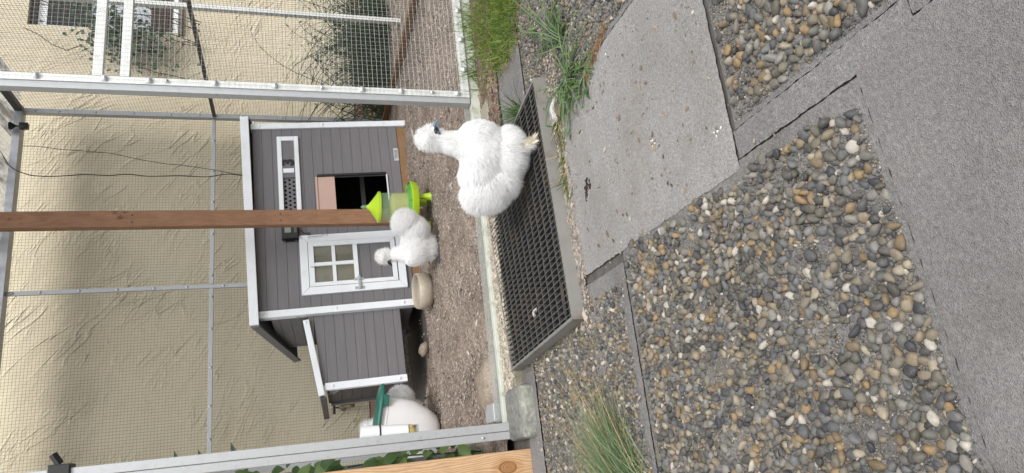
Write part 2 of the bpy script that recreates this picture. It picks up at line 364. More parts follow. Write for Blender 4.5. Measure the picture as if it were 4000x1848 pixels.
def strands(P, D0, D1, L, wd, segs=3, rs=rng):
    """thin tapering curved blades; P roots, D0 start dirs, D1 end dirs, L lengths, wd half widths"""
    n = len(P); side = rs.normal(size=(n, 3)); side = np.cross(D0, side); side /= np.linalg.norm(side, axis=1, keepdims=True) + 1e-9
    pts = [P]; cur = P
    for k in range(segs):
        t = (k + 0.5) / segs; d = D0 * (1 - t) + D1 * t; d /= np.linalg.norm(d, axis=1, keepdims=True) + 1e-9
        cur = cur + d * (L / segs)[:, None]; pts.append(cur)
    V = []
    for k in range(segs):
        w = (wd * (1 - 0.75 * (k / segs) ** 1.2))[:, None]
        V += [pts[k] - side * w, pts[k] + side * w]
    V.append(pts[-1]); V = np.stack(V, 1); m = 2 * segs + 1
    base = (np.arange(n) * m)[:, None]
    q = np.concatenate([base + np.array([[2 * k, 2 * k + 1, 2 * k + 3, 2 * k + 2]]) for k in range(segs - 1)])
    tr = base + np.array([[2 * segs - 2, 2 * segs - 1, 2 * segs]])
    return V.reshape(-1, 3), q, tr
def nrm(a): return a / (np.linalg.norm(a, axis=1, keepdims=True) + 1e-9)
def wob(P, f=9.0, ph=0.0):
    x, y, z = P[:, 0] * f, P[:, 1] * f, P[:, 2] * f
    return np.stack([np.sin(y * 1.3 + 2 * np.sin(z + ph) + ph), np.sin(z * 1.1 + 2 * np.sin(x + ph * 2) + 1 + ph), np.sin(x * 1.2 + 2 * np.sin(y - ph) + 2 + ph)], 1)

# ------------------------------------------------------------ ground, paving
ZO = -0.05            # paving level
GQ = [(0.338, 1.842), (1.146, 1.895), (1.04, 2.60), (0.28, 2.49)]     # the drain grating: near-left, near-right, far-right, far-left
BIG = 60
hole = [Vector((x, y)) for x, y in GQ]; ctr = sum(hole, Vector((0, 0))) / 4
hole = [ctr + (p - ctr) * 0.985 for p in hole]
out4 = [(-BIG, -BIG), (BIG, -BIG), (BIG, BIG), (-BIG, BIG)]
vs = [(p.x, p.y, ZO - 0.006) for p in hole] + [(x, y, ZO - 0.006) for x, y in out4]
me = bpy.data.meshes.new('ground'); me.from_pydata(vs, [], [(4, 5, 1, 0), (5, 6, 2, 1), (6, 7, 3, 2), (7, 4, 0, 3)])
tag(link('ground', me, None, M('bare_earth', (84, 80, 76), 0.95, 0, 0.3, 30, 0.6, 80)), kind='structure')

ico = bmesh.new(); bmesh.ops.create_icosphere(ico, subdivisions=2, radius=1); ico.verts.index_update()
IV = np.array([v.co[:] for v in ico.verts]); IF = np.array([[v.index for v in f.verts] for f in ico.faces]); ico.free()
ico = bmesh.new(); bmesh.ops.create_icosphere(ico, subdivisions=1, radius=1); ico.verts.index_update()
IV1 = np.array([v.co[:] for v in ico.verts]); IF1 = np.array([[v.index for v in f.verts] for f in ico.faces]); ico.free()
def pack(x0, x1, y0, y1, rmin, rmax, tries, inside=None, seed=1, pw=2.9, tight=0.86):
    rs = np.random.default_rng(seed); cell = rmax * 2; g = {}; outp = []
    rad = np.sort(rmin + (rmax - rmin) * rs.random(tries) ** pw)[::-1]
    X = rs.uniform(x0, x1, tries); Y = rs.uniform(y0, y1, tries)
    for x, y, r in zip(X, Y, rad):
        if inside and not inside(x, y): continue
        i, j = int(x // cell), int(y // cell); ok = True
        for a in (-1, 0, 1):
            for b in (-1, 0, 1):
                for (px_, py_, pr) in g.get((i + a, j + b), ()):
                    if (px_ - x) ** 2 + (py_ - y) ** 2 < ((pr + r) * tight) ** 2: ok = False; break
                if not ok: break
            if not ok: break
        if ok: g.setdefault((i, j), []).append((x, y, r)); outp.append((x, y, r))
    return np.array(outp)
def pebble_mesh(pts, z, rs, fine=True, h=0.42):
    iv, fc = (IV, IF) if fine else (IV1, IF1)
    n = len(pts); r = pts[:, 2]
    ax = np.stack([r * rs.uniform(1.0, 1.45, n), r * rs.uniform(0.68, 1.0, n), r * rs.uniform(0.65, 0.95, n)], 1)
    k = rs.uniform(1.2, 2.6, (n, 3)); ph = rs.uniform(0, 6.28, (n, 3))
    d = 1 + 0.07 * (np.sin(iv[None, :, 0] * k[:, None, 0] * 2 + ph[:, None, 0]) + np.sin(iv[None, :, 1] * k[:, None, 1] * 2 + ph[:, None, 1]) + np.sin(iv[None, :, 2] * k[:, None, 2] * 2 + iv[None, :, 0] * 2 + ph[:, None, 2]))
    for _ in range(7):
        pd = nrm(rs.normal(size=(n, 3))); hh = rs.uniform(0.45, 0.98, n); dt = pd @ iv.T
        d = np.minimum(d, np.where(dt > 0.05, hh[:, None] / np.maximum(dt, 0.05), 9))
    V = iv[None] * d[..., None] * ax[:, None, :] * 1.2
    a = rs.uniform(0, 6.28, n); ty = rs.normal(0, 0.5, n); c, s_ = np.cos(ty)[:, None], np.sin(ty)[:, None]
    X, Y, Z = V[..., 0] * c + V[..., 2] * s_, V[..., 1], -V[..., 0] * s_ + V[..., 2] * c
    c, s_ = np.cos(a)[:, None], np.sin(a)[:, None]
    V = np.stack([X * c - Y * s_ + pts[:, 0:1], X * s_ + Y * c + pts[:, 1:2], Z + z + (rs.uniform(-0.25, h, n) * r)[:, None]], 2)
    F = fc[None] + (np.arange(n) * len(iv))[:, None, None]
    return V.reshape(-1, 3), F.reshape(-1, 3)
def slab_grid(x0, x1, y0, y1, z, n=0.012, amp=0.0015, edge=0.002, seed=0):
    nx, ny = max(2, int((x1 - x0) / n)), max(2, int((y1 - y0) / n)); gx, gy = np.meshgrid(np.linspace(x0, x1, nx), np.linspace(y0, y1, ny))
    P = np.stack([gx.ravel(), gy.ravel(), np.zeros(gx.size)], 1); w = wob(P, 23, seed) + 0.5 * wob(P, 61, seed + 2)
    P[:, 2] = z + amp * w[:, 0] * 0.5
    dist = np.minimum.reduce([P[:, 0] - x0, x1 - P[:, 0], P[:, 1] - y0, y1 - P[:, 1]]); P[:, 2] -= edge * np.clip(1 - dist / (1.6 * n), 0, 1); e_ = (dist < 1.2 * n)[:, None] * (0.0008 * wob(P, 70, seed) + 0.0009 * wob(P, 190, seed + 4)); P[:, :2] += e_[:, :2]
    idx = np.arange(nx * ny).reshape(ny, nx); q = np.stack([idx[:-1, :-1], idx[:-1, 1:], idx[1:, 1:], idx[1:, :-1]], -1).reshape(-1, 4)
    return P, q
def in_grate(x, y, m=0.015):
    pts = GQ
    for i in range(4):
        (ax, ay), (bx, by) = pts[i], pts[(i + 1) % 4]
        L_ = math.hypot(bx - ax, by - ay)
        if ((bx - ax) * (y - ay) - (by - ay) * (x - ax)) / L_ < -m: return False
    return True
def aggregate(x0, x1, y0, y1, rmin, rmax, tries, seed, inside=None, bare=0.018, tight=0.86, cutgrate=False, fine=True):
    P, q = slab_grid(x0, x1, y0, y1, ZO, seed=seed)
    if cutgrate:
        c = P[q].mean(1); keep = np.array([not in_grate(a[0], a[1], -0.004) for a in c]); q = q[keep]
    ins = lambda x, y: (not inside or inside(x, y)) and not in_grate(x, y)
    pts = pack(x0 + bare, x1 - bare, y0 + bare, y1 - bare, rmin, rmax, tries, ins, seed, tight=tight)
    fill = pack(x0 + bare * .6, x1 - bare * .6, y0 + bare * .6, y1 - bare * .6, rmin * .45, rmin * 0.8, int(tries * .8), ins, seed + 50, tight=0.8)
    w = wob(np.stack([pts[:, 0], pts[:, 1], pts[:, 0] * 0], 1), 15, seed)[:, 0] + 0.5 * wob(np.stack([pts[:, 0], pts[:, 1], pts[:, 0] * 0], 1), 44, seed)[:, 1]
    pts = pts[(w < 1.05) | (rng.random(len(pts)) < 0.3)]
    V, F = pebble_mesh(pts, ZO, np.random.default_rng(seed), fine); Vf, Ff = pebble_mesh(fill, ZO, np.random.default_rng(seed + 9), False)
    F = np.concatenate([F, Ff + len(V)]); V = np.concatenate([V, Vf])
    P, V = warp(P), warp(V)
    o = npmesh('pavement', np.concatenate([P, V]), [q, F + len(P)], [m_matrix, m_pebble], None, True, np.concatenate([np.zeros(len(q)), np.ones(len(F))]))
    return tag(o, kind='structure')
def warp(P):
    P[:, 1] -= 0.060 * np.clip(0.47 - P[:, 0], 0, 1) * np.clip((1.55 - P[:, 1]) / .8, 0, 1); return P
def smooth_slab(x0, x1, y0, y1, mat, seed=0, amp=0.0012, dz=0.0, edge=0.002):
    P, q = slab_grid(x0, x1, y0, y1, ZO + 0.003 + dz, 0.010, amp, edge, seed); P = warp(P)
    c = P[q].mean(1); keep = np.array([not in_grate(a[0], a[1], -0.004) for a in c]); q = q[keep]
    return tag(npmesh('pavement', P, q, mat, None, True), kind='structure')
# exposed-aggregate slabs
aggregate(-0.55, 0.470, 0.728, 1.556, 0.0032, 0.0096, 60000, 11, tight=0.74, inside=lambda x, y: x > -0.2 and x < 0.438 - 0.018 * math.sin(y * 31) * math.sin(y * 7) and y < 1.535)
aggregate(-0.55, 0.425, 1.5585, 2.345, 0.0031, 0.0074, 46000, 12, tight=0.74, inside=lambda x, y: x > -0.2 and y > 1.588 + 0.008 * math.sin(x * 30) and not (x > 0.375 and y < 1.84), cutgrate=True)
aggregate(0.530, 1.35, 0.6145, 1.022, 0.0036, 0.0104, 24000, 13, tight=0.74, inside=lambda x, y: x < 1.0)
aggregate(1.010, 1.62, 1.03, 2.09, 0.0036, 0.0076, 32000, 14, tight=0.74, cutgrate=True, fine=False)
# smooth slabs and borders
smooth_slab(0.452, 1.004, 1.030, 1.862, m_conc, 3, 0.0016)
smooth_slab(-0.55, 0.494, -0.4, 0.7255, m_conc2, 4, 0.0012)
smooth_slab(0.4965, 1.35, -0.4, 0.612, m_conc2, 5, 0.0012)
smooth_slab(0.4725, 0.5275, 0.614, 1.0275, m_edge, 6, 0.001, -0.001)
smooth_slab(-0.55, 0.285, 2.350, 2.49, m_edge, 7, 0.0015)
smooth_slab(1.090, 1.60, 2.095, 2.44, m_edge, 8, 0.003)
smooth_slab(0.29, 1.17, 1.81, 1.895, m_edge, 9, 0.003, -0.004)

# soil of the run and the strip of dirt before it
gx, gy = np.meshgrid(np.linspace(-0.6, 4.6, 420), np.linspace(2.68, 5.62, 260))
P = np.stack([gx.ravel(), gy.ravel(), np.zeros(gx.size)], 1)
P[:, 2] = -0.022 + 0.006 * wob(P, 4, 1)[:, 0] + 0.004 * wob(P, 13, 2)[:, 1] + 0.003 * wob(P, 37, 3)[:, 2] + 0.0025 * rng.normal(size=len(P))
dd = np.exp(-(((P[:, 0] - 0.75) / 0.45) ** 2 + ((P[:, 1] - 4.75) / 0.42) ** 2) * 1.0); P[:, 2] -= 0.09 * dd            # hollow under the nest box
P[:, 2] += 0.02 * np.clip(P[:, 1] - 4.9, 0, 1)
idx = np.arange(len(P)).reshape(gx.shape); q = np.stack([idx[:-1, :-1], idx[:-1, 1:], idx[1:, 1:], idx[1:, :-1]], -1).reshape(-1, 4)
tag(npmesh('soil', P, q, m_soil, None, True), kind='structure')
gx, gy = np.meshgrid(np.linspace(1.12, 2.9, 150), np.linspace(2.10, 2.68, 60))
P = np.stack([gx.ravel(), gy.ravel(), np.zeros(gx.size)], 1)
P[:, 2] = ZO - 0.012 + 0.022 * np.clip(np.minimum((P[:, 1] - 2.40 + 0.3 * np.clip(P[:, 0] - 1.40, 0, 1)) / 0.08, 1.0), 0, 1) + 0.005 * wob(P, 30, 1)[:, 0] + 0.003 * rng.normal(size=len(P))
idx = np.arange(len(P)).reshape(gx.shape); q = np.stack([idx[:-1, :-1], idx[:-1, 1:], idx[1:, 1:], idx[1:, :-1]], -1).reshape(-1, 4)
tag(npmesh('soil', P, q, M('dark_topsoil', (96, 80, 72), 0.95, 0, 0.35, 60, 0.9, 120), None, True), kind='structure')

def flakes(n, area, zf, size, mat, name, rs, flat=0.25, el=2.2):
    X = rs.uniform(area[0], area[1], n); Y = rs.uniform(area[2], area[3], n)
    s_ = size * rs.lognormal(0, 0.45, n); a = rs.uniform(0, 6.28, n); lx = s_ * rs.uniform(1, el, n)
    base = np.array([(-1, -.5, 0), (0.1, -.8, .1), (1, -.1, 0), (.3, .7, .15), (-.6, .6, 0), (0, 0, .9)])
    V = base[None] * np.stack([lx, s_, s_ * flat * 2.5], 1)[:, None, :] + rs.normal(0, 0.15, (n, 6, 3)) * s_[:, None, None]
    c, sn = np.cos(a)[:, None], np.sin(a)[:, None]; x, y = V[..., 0] * c - V[..., 1] * sn, V[..., 0] * sn + V[..., 1] * c
    V = np.stack([x + X[:, None], y + Y[:, None], V[..., 2] + zf(X, Y)[:, None]], 2).reshape(-1, 3)
    f = np.array([(0, 1, 5), (1, 2, 5), (2, 3, 5), (3, 4, 5), (4, 0, 5)]); F = (f[None] + (np.arange(n) * 6)[:, None, None]).reshape(-1, 3)
    return V, F
rs = np.random.default_rng(5)
zs = lambda x, y: -0.020 + 0.006 * wob(np.stack([x, y, 0 * x], 1), 4, 1)[:, 0] - 0.09 * np.exp(-(((x - 0.75) / 0.45) ** 2 + ((y - 4.75) / 0.42) ** 2)) + 0.02 * np.clip(y - 4.9, 0, 1)
V1, F1 = flakes(30000, (-0.1, 2.9, 2.70, 4.6), zs, 0.0024, None, '', rs); V2, F2 = flakes(7000, (-0.1, 3.8, 4.4, 5.5), zs, 0.0035, None, '', rs)
tag(npmesh('wood_chip_litter', np.concatenate([V1, V2]), np.concatenate([F1, F2 + len(V1)]), m_chip), 'fine wood chips and grit scattered over the run soil', 'litter', kind='stuff')
pc = np.stack([rs.uniform(0.05, 2.6, 260), rs.uniform(2.75, 4.4, 260), 0.003 + 0.005 * rs.random(260)], 1)
V, F = pebble_mesh(pc, -0.016, rs, False); tag(npmesh('small_pebbles', V, F, m_pebble, None, True), 'small loose pebbles on the run soil', 'pebbles', kind='stuff')
# crumbs on the paving
Va, Fa = flakes(130, (0.47, 0.98, 1.08, 1.84), lambda x, y: np.full(len(x), ZO + 0.004), 0.0026, None, '', rs); tag(npmesh('dirt_crumbs', Va, Fa, leafm('brown_crumbs', (70, 54, 42), (150, 128, 104), 0, 0.9)), 'brown dirt crumbs strewn over the smooth slab', 'crumbs', kind='stuff')
V1, F1 = flakes(900, (-0.1, 1.4, 0.9, 2.45), lambda x, y: np.full(len(x), ZO + 0.004), 0.0022, None, '', rs)
pn = np.stack([rs.uniform(0.30, 1.0, 1400), 1.842 - 0.012 - np.abs(rs.normal(0, 0.02, 1400)), rs.random(1400)], 1)
V2, F2 = flakes(1600, (0.3, 1.2, 1.79, 1.875), lambda x, y: np.full(len(x), ZO + 0.004), 0.0028, None, '', rs)
tag(npmesh('crumbs', np.concatenate([V1, V2]), np.concatenate([F1, F2 + len(V1)]), m_crumb), 'dirt crumbs scattered on the paving slabs', 'crumbs', kind='stuff')

V1, F1 = flakes(5200, (1.18, 2.1, 2.36, 2.615), lambda x, y: np.full(len(x), -0.040), 0.0042, None, '', rs)
tag(npmesh('earth_clods', V1, F1, leafm('earth_clods', (66, 52, 44), (142, 122, 108), 0, 0.95)), 'crumbly brown earth between the panel and the pale concrete', 'earth', kind='stuff')
# ------------------------------------------------------------ sill and kerb of the run
mb = MB(); mb.box((0.10, 2.49, -0.12), (1.24, 2.618, -0.016), bev=0.008); mb.box((1.245, 2.50, -0.12), (1.40, 2.60, -0.030), bev=0.010)
kerb = mb.build('kerb', m_curb); tag(kerb, 'mossy concrete kerb covered in grit behind the drain grating', 'kerb')
rs = np.random.default_rng(9)
V1, F1 = flakes(4200, (0.12, 1.30, 2.50, 2.62), lambda x, y: np.full(len(x), -0.014), 0.0036, None, '', rs)
V2, F2 = flakes(2600, (0.12, 1.44, 2.640, 2.70), lambda x, y: np.full(len(x), -0.014), 0.0036, None, '', rs)
tag(npmesh('grit', np.concatenate([V1, V2]), np.concatenate([F1, F2 + len(V1)]), leafm('pale_grit', (132, 122, 108), (198, 188, 170), 0, 0.9)), 'pale grit heaped along the kerb and sill', 'grit', kind='stuff')
mb = MB(); mb.box((0.105, 2.622, -0.05), (1.98, 2.652, 0.000), bev=0.002)
sill = mb.build('sill_rail', M('algae_stained_aluminium', (190, 194, 184), 0.55, 0.15, 0.06, 14, dirt=(120, 124, 78), dscale=26, damt=0.7)); tag(sill, 'algae stained aluminium sill rail across the run entrance', 'sill rail')
mb = MB(); mb.box((0.11, 2.660, -0.045), (1.46, 2.664, 0.022)); o = mb.build('clear_strip', m_polyfilm); tag(o, 'clear plastic strip standing behind the entrance sill', 'strip')

# ------------------------------------------------------------ drain grating
g0 = empty('drain_grating', (0.7, 2.2, ZO)); tag(g0, 'raised galvanised drain grating set in the paving before the run', 'drain grate')
inv = Matrix.Translation((-0.7, -2.2, -ZO))
def gp(s, t): # s along width, t along depth
    a = Vector(GQ[0]).lerp(Vector(GQ[1]), s); b = Vector(GQ[3]).lerp(Vector(GQ[2]), s); return a.lerp(b, t)
GT = -0.010
def loc_(p, z): return (p.x - 0.7, p.y - 2.2, z - ZO)
def quadbar(mb, pa, pb, w, z0, z1):
    d = (pb - pa).normalized(); n = Vector((-d.y, d.x)) * w / 2
    vs = [loc_(p, z) for z in (z0, z1) for p in (pa - n, pb - n, pb + n, pa + n)]
    mb.add(vs, [(0, 3, 2, 1), (4, 5, 6, 7), (0, 1, 5, 4), (1, 2, 6, 5), (2, 3, 7, 6), (3, 0, 4, 7)])
mb = MB()
i0 = [gp(0.012, 0.012), gp(0.988, 0.012), gp(0.988, 0.988), gp(0.012, 0.988)]; i1 = [gp(0, 0), gp(1, 0), gp(1, 1), gp(0, 1)]; o1 = [gp(-0.004, -0.012), gp(1.004, -0.012), gp(1.004, 1.01), gp(-0.004, 1.01)]
vs = [loc_(p, GT - 0.05) for p in i0] + [loc_(p, GT) for p in i0] + [loc_(p, GT) for p in i1] + [loc_(p, ZO - 0.02) for p in o1]
fs = []
for k in range(4):
    j = (k + 1) % 4; fs += [(k, j, 4 + j, 4 + k), (4 + k, 4 + j, 8 + j, 8 + k), (8 + k, 8 + j, 12 + j, 12 + k)]
mb.add(vs, fs); mb.build('frame', m_steelr, g0)
mb = MB()
NB = 12
for k in range(1, NB): quadbar(mb, gp(0.012, k / NB), gp(0.988, k / NB), 0.0032, GT - 0.034, GT - 0.002)
for k in range(1, 41): quadbar(mb, gp(k / 41, 0.012), gp(k / 41, 0.988), 0.0020, GT - 0.026, GT - 0.0005)
for tt in (0.03,): quadbar(mb, gp(0.012, tt), gp(0.988, tt), 0.0035, GT - 0.028, GT - 0.001)
bars = mb.build('bars', m_steel, g0)
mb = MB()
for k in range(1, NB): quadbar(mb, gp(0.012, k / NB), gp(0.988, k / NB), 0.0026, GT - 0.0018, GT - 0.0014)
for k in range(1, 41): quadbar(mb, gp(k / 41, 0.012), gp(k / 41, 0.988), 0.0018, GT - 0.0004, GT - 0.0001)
mb.build('lit_bar_tops', m_bartop, bars)
mb = MB(); pa, pb = gp(0.035, 0.075), gp(0.15, 0.07); quadbar(mb, pa, pb, 0.016, GT - 0.003, GT + 0.0015); plate = mb.build('tag_plate', m_steel, g0)
mb = MB()
for k in range(5):
    c = pa.lerp(pb, 0.30 + k * 0.14); quadbar(mb, c - Vector((0.003, 0)), c + Vector((0.003, 0)), 0.007, GT + 0.001, GT + 0.003)
mb.build('embossed_mark', m_alud, plate)
# pit
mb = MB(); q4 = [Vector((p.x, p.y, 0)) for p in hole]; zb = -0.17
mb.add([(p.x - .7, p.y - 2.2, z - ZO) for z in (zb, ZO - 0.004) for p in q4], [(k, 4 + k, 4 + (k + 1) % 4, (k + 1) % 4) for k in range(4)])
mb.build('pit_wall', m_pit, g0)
n = 60; P = []
for j in range(n + 1):
    for i in range(n + 1):
        p = gp(i / n, j / n); h = 0.115 * math.exp(-(((i / n - 0.50) / 0.25) ** 2 + ((j / n - 0.42) / 0.26) ** 2)); P.append((p.x - .7, p.y - 2.2, zb - ZO + 0.004 + h))
P = np.array(P); P[:, 2] += 0.006 * wob(P, 40, 1)[:, 0] + 0.003 * rng.normal(size=len(P)); idx = np.arange(len(P)).reshape(n + 1, n + 1)
q = np.stack([idx[:-1, :-1], idx[:-1, 1:], idx[1:, 1:], idx[1:, :-1]], -1).reshape(-1, 4); npmesh('dirt_fill', P, q, M('pit_floor_dirt', (140, 118, 102), 0.95, 0, 0.35, 50, 0.9, 120), g0, True)

mb = MB(); mb.box((-0.32, 0.10, ZO), (-0.092, 0.708, ZO + 0.022), bev=0.004); o = mb.build('brown_board', m_post); tag(o, 'dark brown board lying by the near grey slab', 'board')
# ------------------------------------------------------------ stones
def stone(c, r, rot, mat, label, seed, nz=0.05, sub=3, box=False):
    o = empty('stone', c) if False else None
    mb = MB(); mb.blob((0, 0, 0), r, rot, nz, seed, sub)
    if box:
        mb.v = [tuple((abs(a / b) ** 0.25 * (1 if a > 0 else -1)) * b * 0.82 for a, b in zip(v, r)) for v in mb.v]
    for i_, v in enumerate(mb.v):
        if sub == 4:
            w_ = wob(np.array([v]), 45, 2)[0] + wob(np.array([v]), 110, 3)[0]; mb.v[i_] = tuple(np.array(v) + 0.0022 * w_)
    o = mb.build('stone', mat, None, True); o.location = c; tag(o, label, 'stone'); return o
stone((0.130, 2.50, -0.068), (0.115, 0.140, 0.075), (0, 0, 0), m_stone, 'lichen covered grey stone block beside the aluminium pole', 3, 0.035, 4, True)
stone((0.008, 2.99, -0.01), (0.055, 0.13, 0.07), (0, 0, 0.2), m_rock, 'round brown stone between aluminium pole and pale timber post', 4, 0.03)
stone((0.27, 2.80, -0.012), (0.13, 0.12, 0.05), (0.1, 0.1, 0.5), m_rock, 'flat rough stone inside the run behind the sill', 5, 0.06)
stone((0.66, 4.30, -0.02), (0.05, 0.05, 0.03), (0.1, 0.3, 0.5), m_rock, 'pinkish stone in the hollow under the nest box', 6, 0.08, 2)
mb = MB(); mb.box((0.115, 2.672, -0.03), (0.185, 2.80, 0.024), bev=0.003); tag(mb.build('foot_plate', m_alu), 'small grey metal plate at the foot of the aluminium pole', 'metal plate')

# ------------------------------------------------------------ house
house = empty('house', (2.0, 5.6, 0)); tag(house, 'beige stucco house wall with a window behind the run', 'house')
WY = 5.60
def W3(x, y, z): return (x - 2.0, y - 5.6, z)
mb = MB(); x0, x1, y0, y1, zt = -4.0, 7.0, WY, WY + 0.3, 3.6; wx0, wx1, wz0, wz1 = 3.64, 4.75, 1.62, 2.71
for a, b in (((x0, 0.205), (wx0, zt)), ((wx1, 0.205), (x1, zt)), ((wx0, 0.205), (wx1, wz0)), ((wx0, wz1), (wx1, zt))):
    mb.box(W3(a[0], y0, a[1]), W3(b[0], y1, b[1]))
mb.build('wall', m_stucco, house)
mb = MB(); mb.box(W3(x0, WY + 0.012, -0.3), W3(x1, WY + 0.3, 0.203)); mb.build('plinth', m_plinth, house)
win = MB(); fy = WY + 0.07
for a, b in (((wx0, wz0), (wx0 + .05, wz1)), ((wx1 - .05, wz0), (wx1, wz1)), ((wx0 + .05, wz0), (wx1 - .05, wz0 + .05)), ((wx0 + .05, 2.60), (wx1 - .05, 2.665))):
    win.box(W3(a[0], fy, a[1]), W3(b[0], fy + .06, b[1]), bev=0.004)
win.box(W3(4.15, fy + .005, wz0 + .05), W3(4.21, fy + .055, 2.60))
win = win.build('window', m_white, house)
mb = MB(); mb.box(W3(wx0 + .05, fy + .03, wz0 + .05), W3(wx1 - .05, fy + .04, 2.60)); mb.build('pane', m_glass, win)
mb = MB(); mb.box(W3(wx0, fy - .02, 2.667), W3(wx1, fy + .10, wz1)); mb.build('shutter_box', m_greyd, win)
mb = MB()
for k in range(13): mb.box(W3(wx0 + .055, fy + .008, 2.30 + k * .0235), W3(4.14, fy + .026, 2.320 + k * .0235))
mb.build('roller_blind', m_black, win)
mb = MB()
for k in range(7): mb.box(W3(wx0 + .055, fy + .008, 1.685 + k * .0235), W3(4.14, fy + .026, 1.703 + k * .0235))
mb.build('shutter', m_brown, win)
mb = MB(); mb.box(W3(wx0 - .03, WY - 0.035, wz0 - .035), W3(wx1 + .03, WY + 0.12, wz0 - .002), bev=0.004); mb.build('window_sill', m_edge, win)

# ------------------------------------------------------------ pen frame
pen = empty('chicken_run', (1.4, 4.0, 0)); tag(pen, 'aluminium framed wire mesh run with ribbed clear roof', 'chicken run')
def PV(x, y, z): return (x - 1.4, y - 4.0, z)
CX, BY, RZ = 2.70, 5.28, 2.56
def bar(name, a, b, mat, parent=pen, bev=0.002):
    mb = MB(); mb.box(PV(*a), PV(*b), bev=bev); return mb.build(name, mat, parent)
bar('post', (CX - .016, BY - .03, -0.05), (CX + .020, BY + .012, RZ), m_alu)
bar('post', (1.345, BY - .016, -0.05), (1.373, BY + .012, RZ - .002), m_alu)
bar('post', (0.0, BY - .016, -0.05), (0.03, BY + .012, RZ - .002), m_alu)
bar('post', (CX - .014, 2.60, -0.05), (CX + .018, 2.64, RZ), m_alu)
for a, b in ((0.032, 1.343), (1.375, CX - .018)): bar('rail', (a, BY - .016, 1.285), (b, BY + .010, 1.312), m_alu)
bar('rail', (-0.1, BY - .05, RZ - .005), (CX + .03, BY + .03, RZ + .045), m_alu)
bar('rail', (CX - .016, 2.60, RZ - .005), (CX + .022, BY - .052, RZ + .04), m_alud)
bar('rail', (CX - .012, 2.66, 1.282), (CX + .014, BY - .032, 1.306), m_alud)
bar('rail', (CX - .014, 2.66, -.02), (CX + .018, BY - .032, 0.02), m_plank)
bar('rail', (0.032, BY - .016, -.02), (CX - .018, BY + .010, 0.015), m_alud)
bar('rail', (0.04, 2.585, 2.40), (CX, 2.64, 2.45), m_alu)
# front left double pole
lp = bar('post', (0.074, 2.595, -0.020), (0.104, 2.645, 2.40), m_alu); bar('post', (0.044, 2.598, -0.022), (0.0725, 2.643, 2.40), m_alu)
def discs(mb, pts, r, axis, h=0.004):
    for p in pts:
        prof = [(0.0001, h * 1.5), (r * .35, h * 1.5), (r * .5, h), (r * .9, h * .45), (r, 0)]
        mt = Matrix.Identity(3) if axis == 'z' else (Euler((R(90), 0, 0)).to_matrix() if axis == 'y' else Euler((0, R(-90), 0)).to_matrix())
        mb.lathe(prof, p, 12, mt)
def bolts(pts, r, axis, parent=pen, h=0.004, mat=m_bolt):
    for p in pts:
        mb = MB(); discs(mb, [p], r, axis, h); mb.build('bolt', mat, parent, True)
bolts([PV(0.058, 2.597, 0.094)], 0.006, 'y', h=0.005)
bolts([PV(1.359, BY - .017, z) for z in (2.52, 2.36, 2.13, 1.90, 1.67, 1.46, 1.22)], 0.011, 'y')
bolts([PV(x, BY - .017, 1.298) for x in (0.30, 0.52, 0.78, 1.05, 1.28, 1.44, 1.75, 2.0, 2.25, 2.5)], 0.011, 'y')
bolts([PV(CX + .002, BY - .031, z) for z in (2.48, 2.33, 2.1, 1.85, 1.6, 1.4, 1.1, .8)], 0.009, 'y')
def wires(name, axis, c, a0, a1, b0, b1, pitch, r, parent, off, mat=m_wire, jit=0.0):
    """square mesh in the plane axis=c; a = horizontal range, b = vertical range. off: parent origin"""
    mb = MB(); rs = random.Random(3)
    def P3(a, b, d=0): return (a - off[0], c - off[1] + d, b - off[2]) if axis == 'y' else (c - off[0] + d, a - off[1], b - off[2])
    na = int((a1 - a0) / pitch); nb = int((b1 - b0) / pitch)
    def w(p, q, hz):
        d = r
        if axis == 'y': o = [(0, 0, 1), (0, 1, -.5), (0, -1, -.5)] if hz else [(1, 0, 0), (-.5, 1, 0), (-.5, -1, 0)]
        else: o = [(0, 0, 1), (1, 0, -.5), (-1, 0, -.5)] if hz else [(0, 1, 0), (1, -.5, 0), (-1, -.5, 0)]
        k = len(p); vs = [tuple(pp[i] + d * oo[i] for i in range(3)) for pp in p for oo in o]
        mb.add(vs, [(i * 3 + j, i * 3 + (j + 1) % 3, (i + 1) * 3 + (j + 1) % 3, (i + 1) * 3 + j) for i in range(k - 1) for j in range(3)])
    for i in range(na + 1):
        a = a0 + pitch * i; n = 7 if jit else 2
        w([P3(a + jit * math.sin(i * .7 + k * 1.3), b0 + (b1 - b0) * k / (n - 1), r * 1.0 + jit * math.sin(k * 1.1 + i * .35)) for k in range(n)], None, False)
    for i in range(nb + 1):
        b = b0 + pitch * i; n = 7 if jit else 2
        w([P3(a0 + (a1 - a0) * k / (n - 1), b + jit * math.sin(i * .5 + k * 1.7), -r * 1.0 + jit * math.sin(k * 1.4 + i * .3)) for k in range(n)], None, True)
    return mb.build(name, mat, parent)
po = (1.4, 4.0, 0)
wires('wire_mesh', 'y', BY + .014, 0.0, CX, 0.0, RZ, 0.0205, 0.0008, pen, po, m_wired)
wires('wire_mesh', 'x', CX + .024, 2.64, BY, 0.0, RZ, 0.0205, 0.00100, pen, po, m_wired)
wires('wire_mesh', 'x', 0.052, 2.66, 5.26, 0.0, 2.4, 0.0205, 0.0007, pen, po, m_wire)
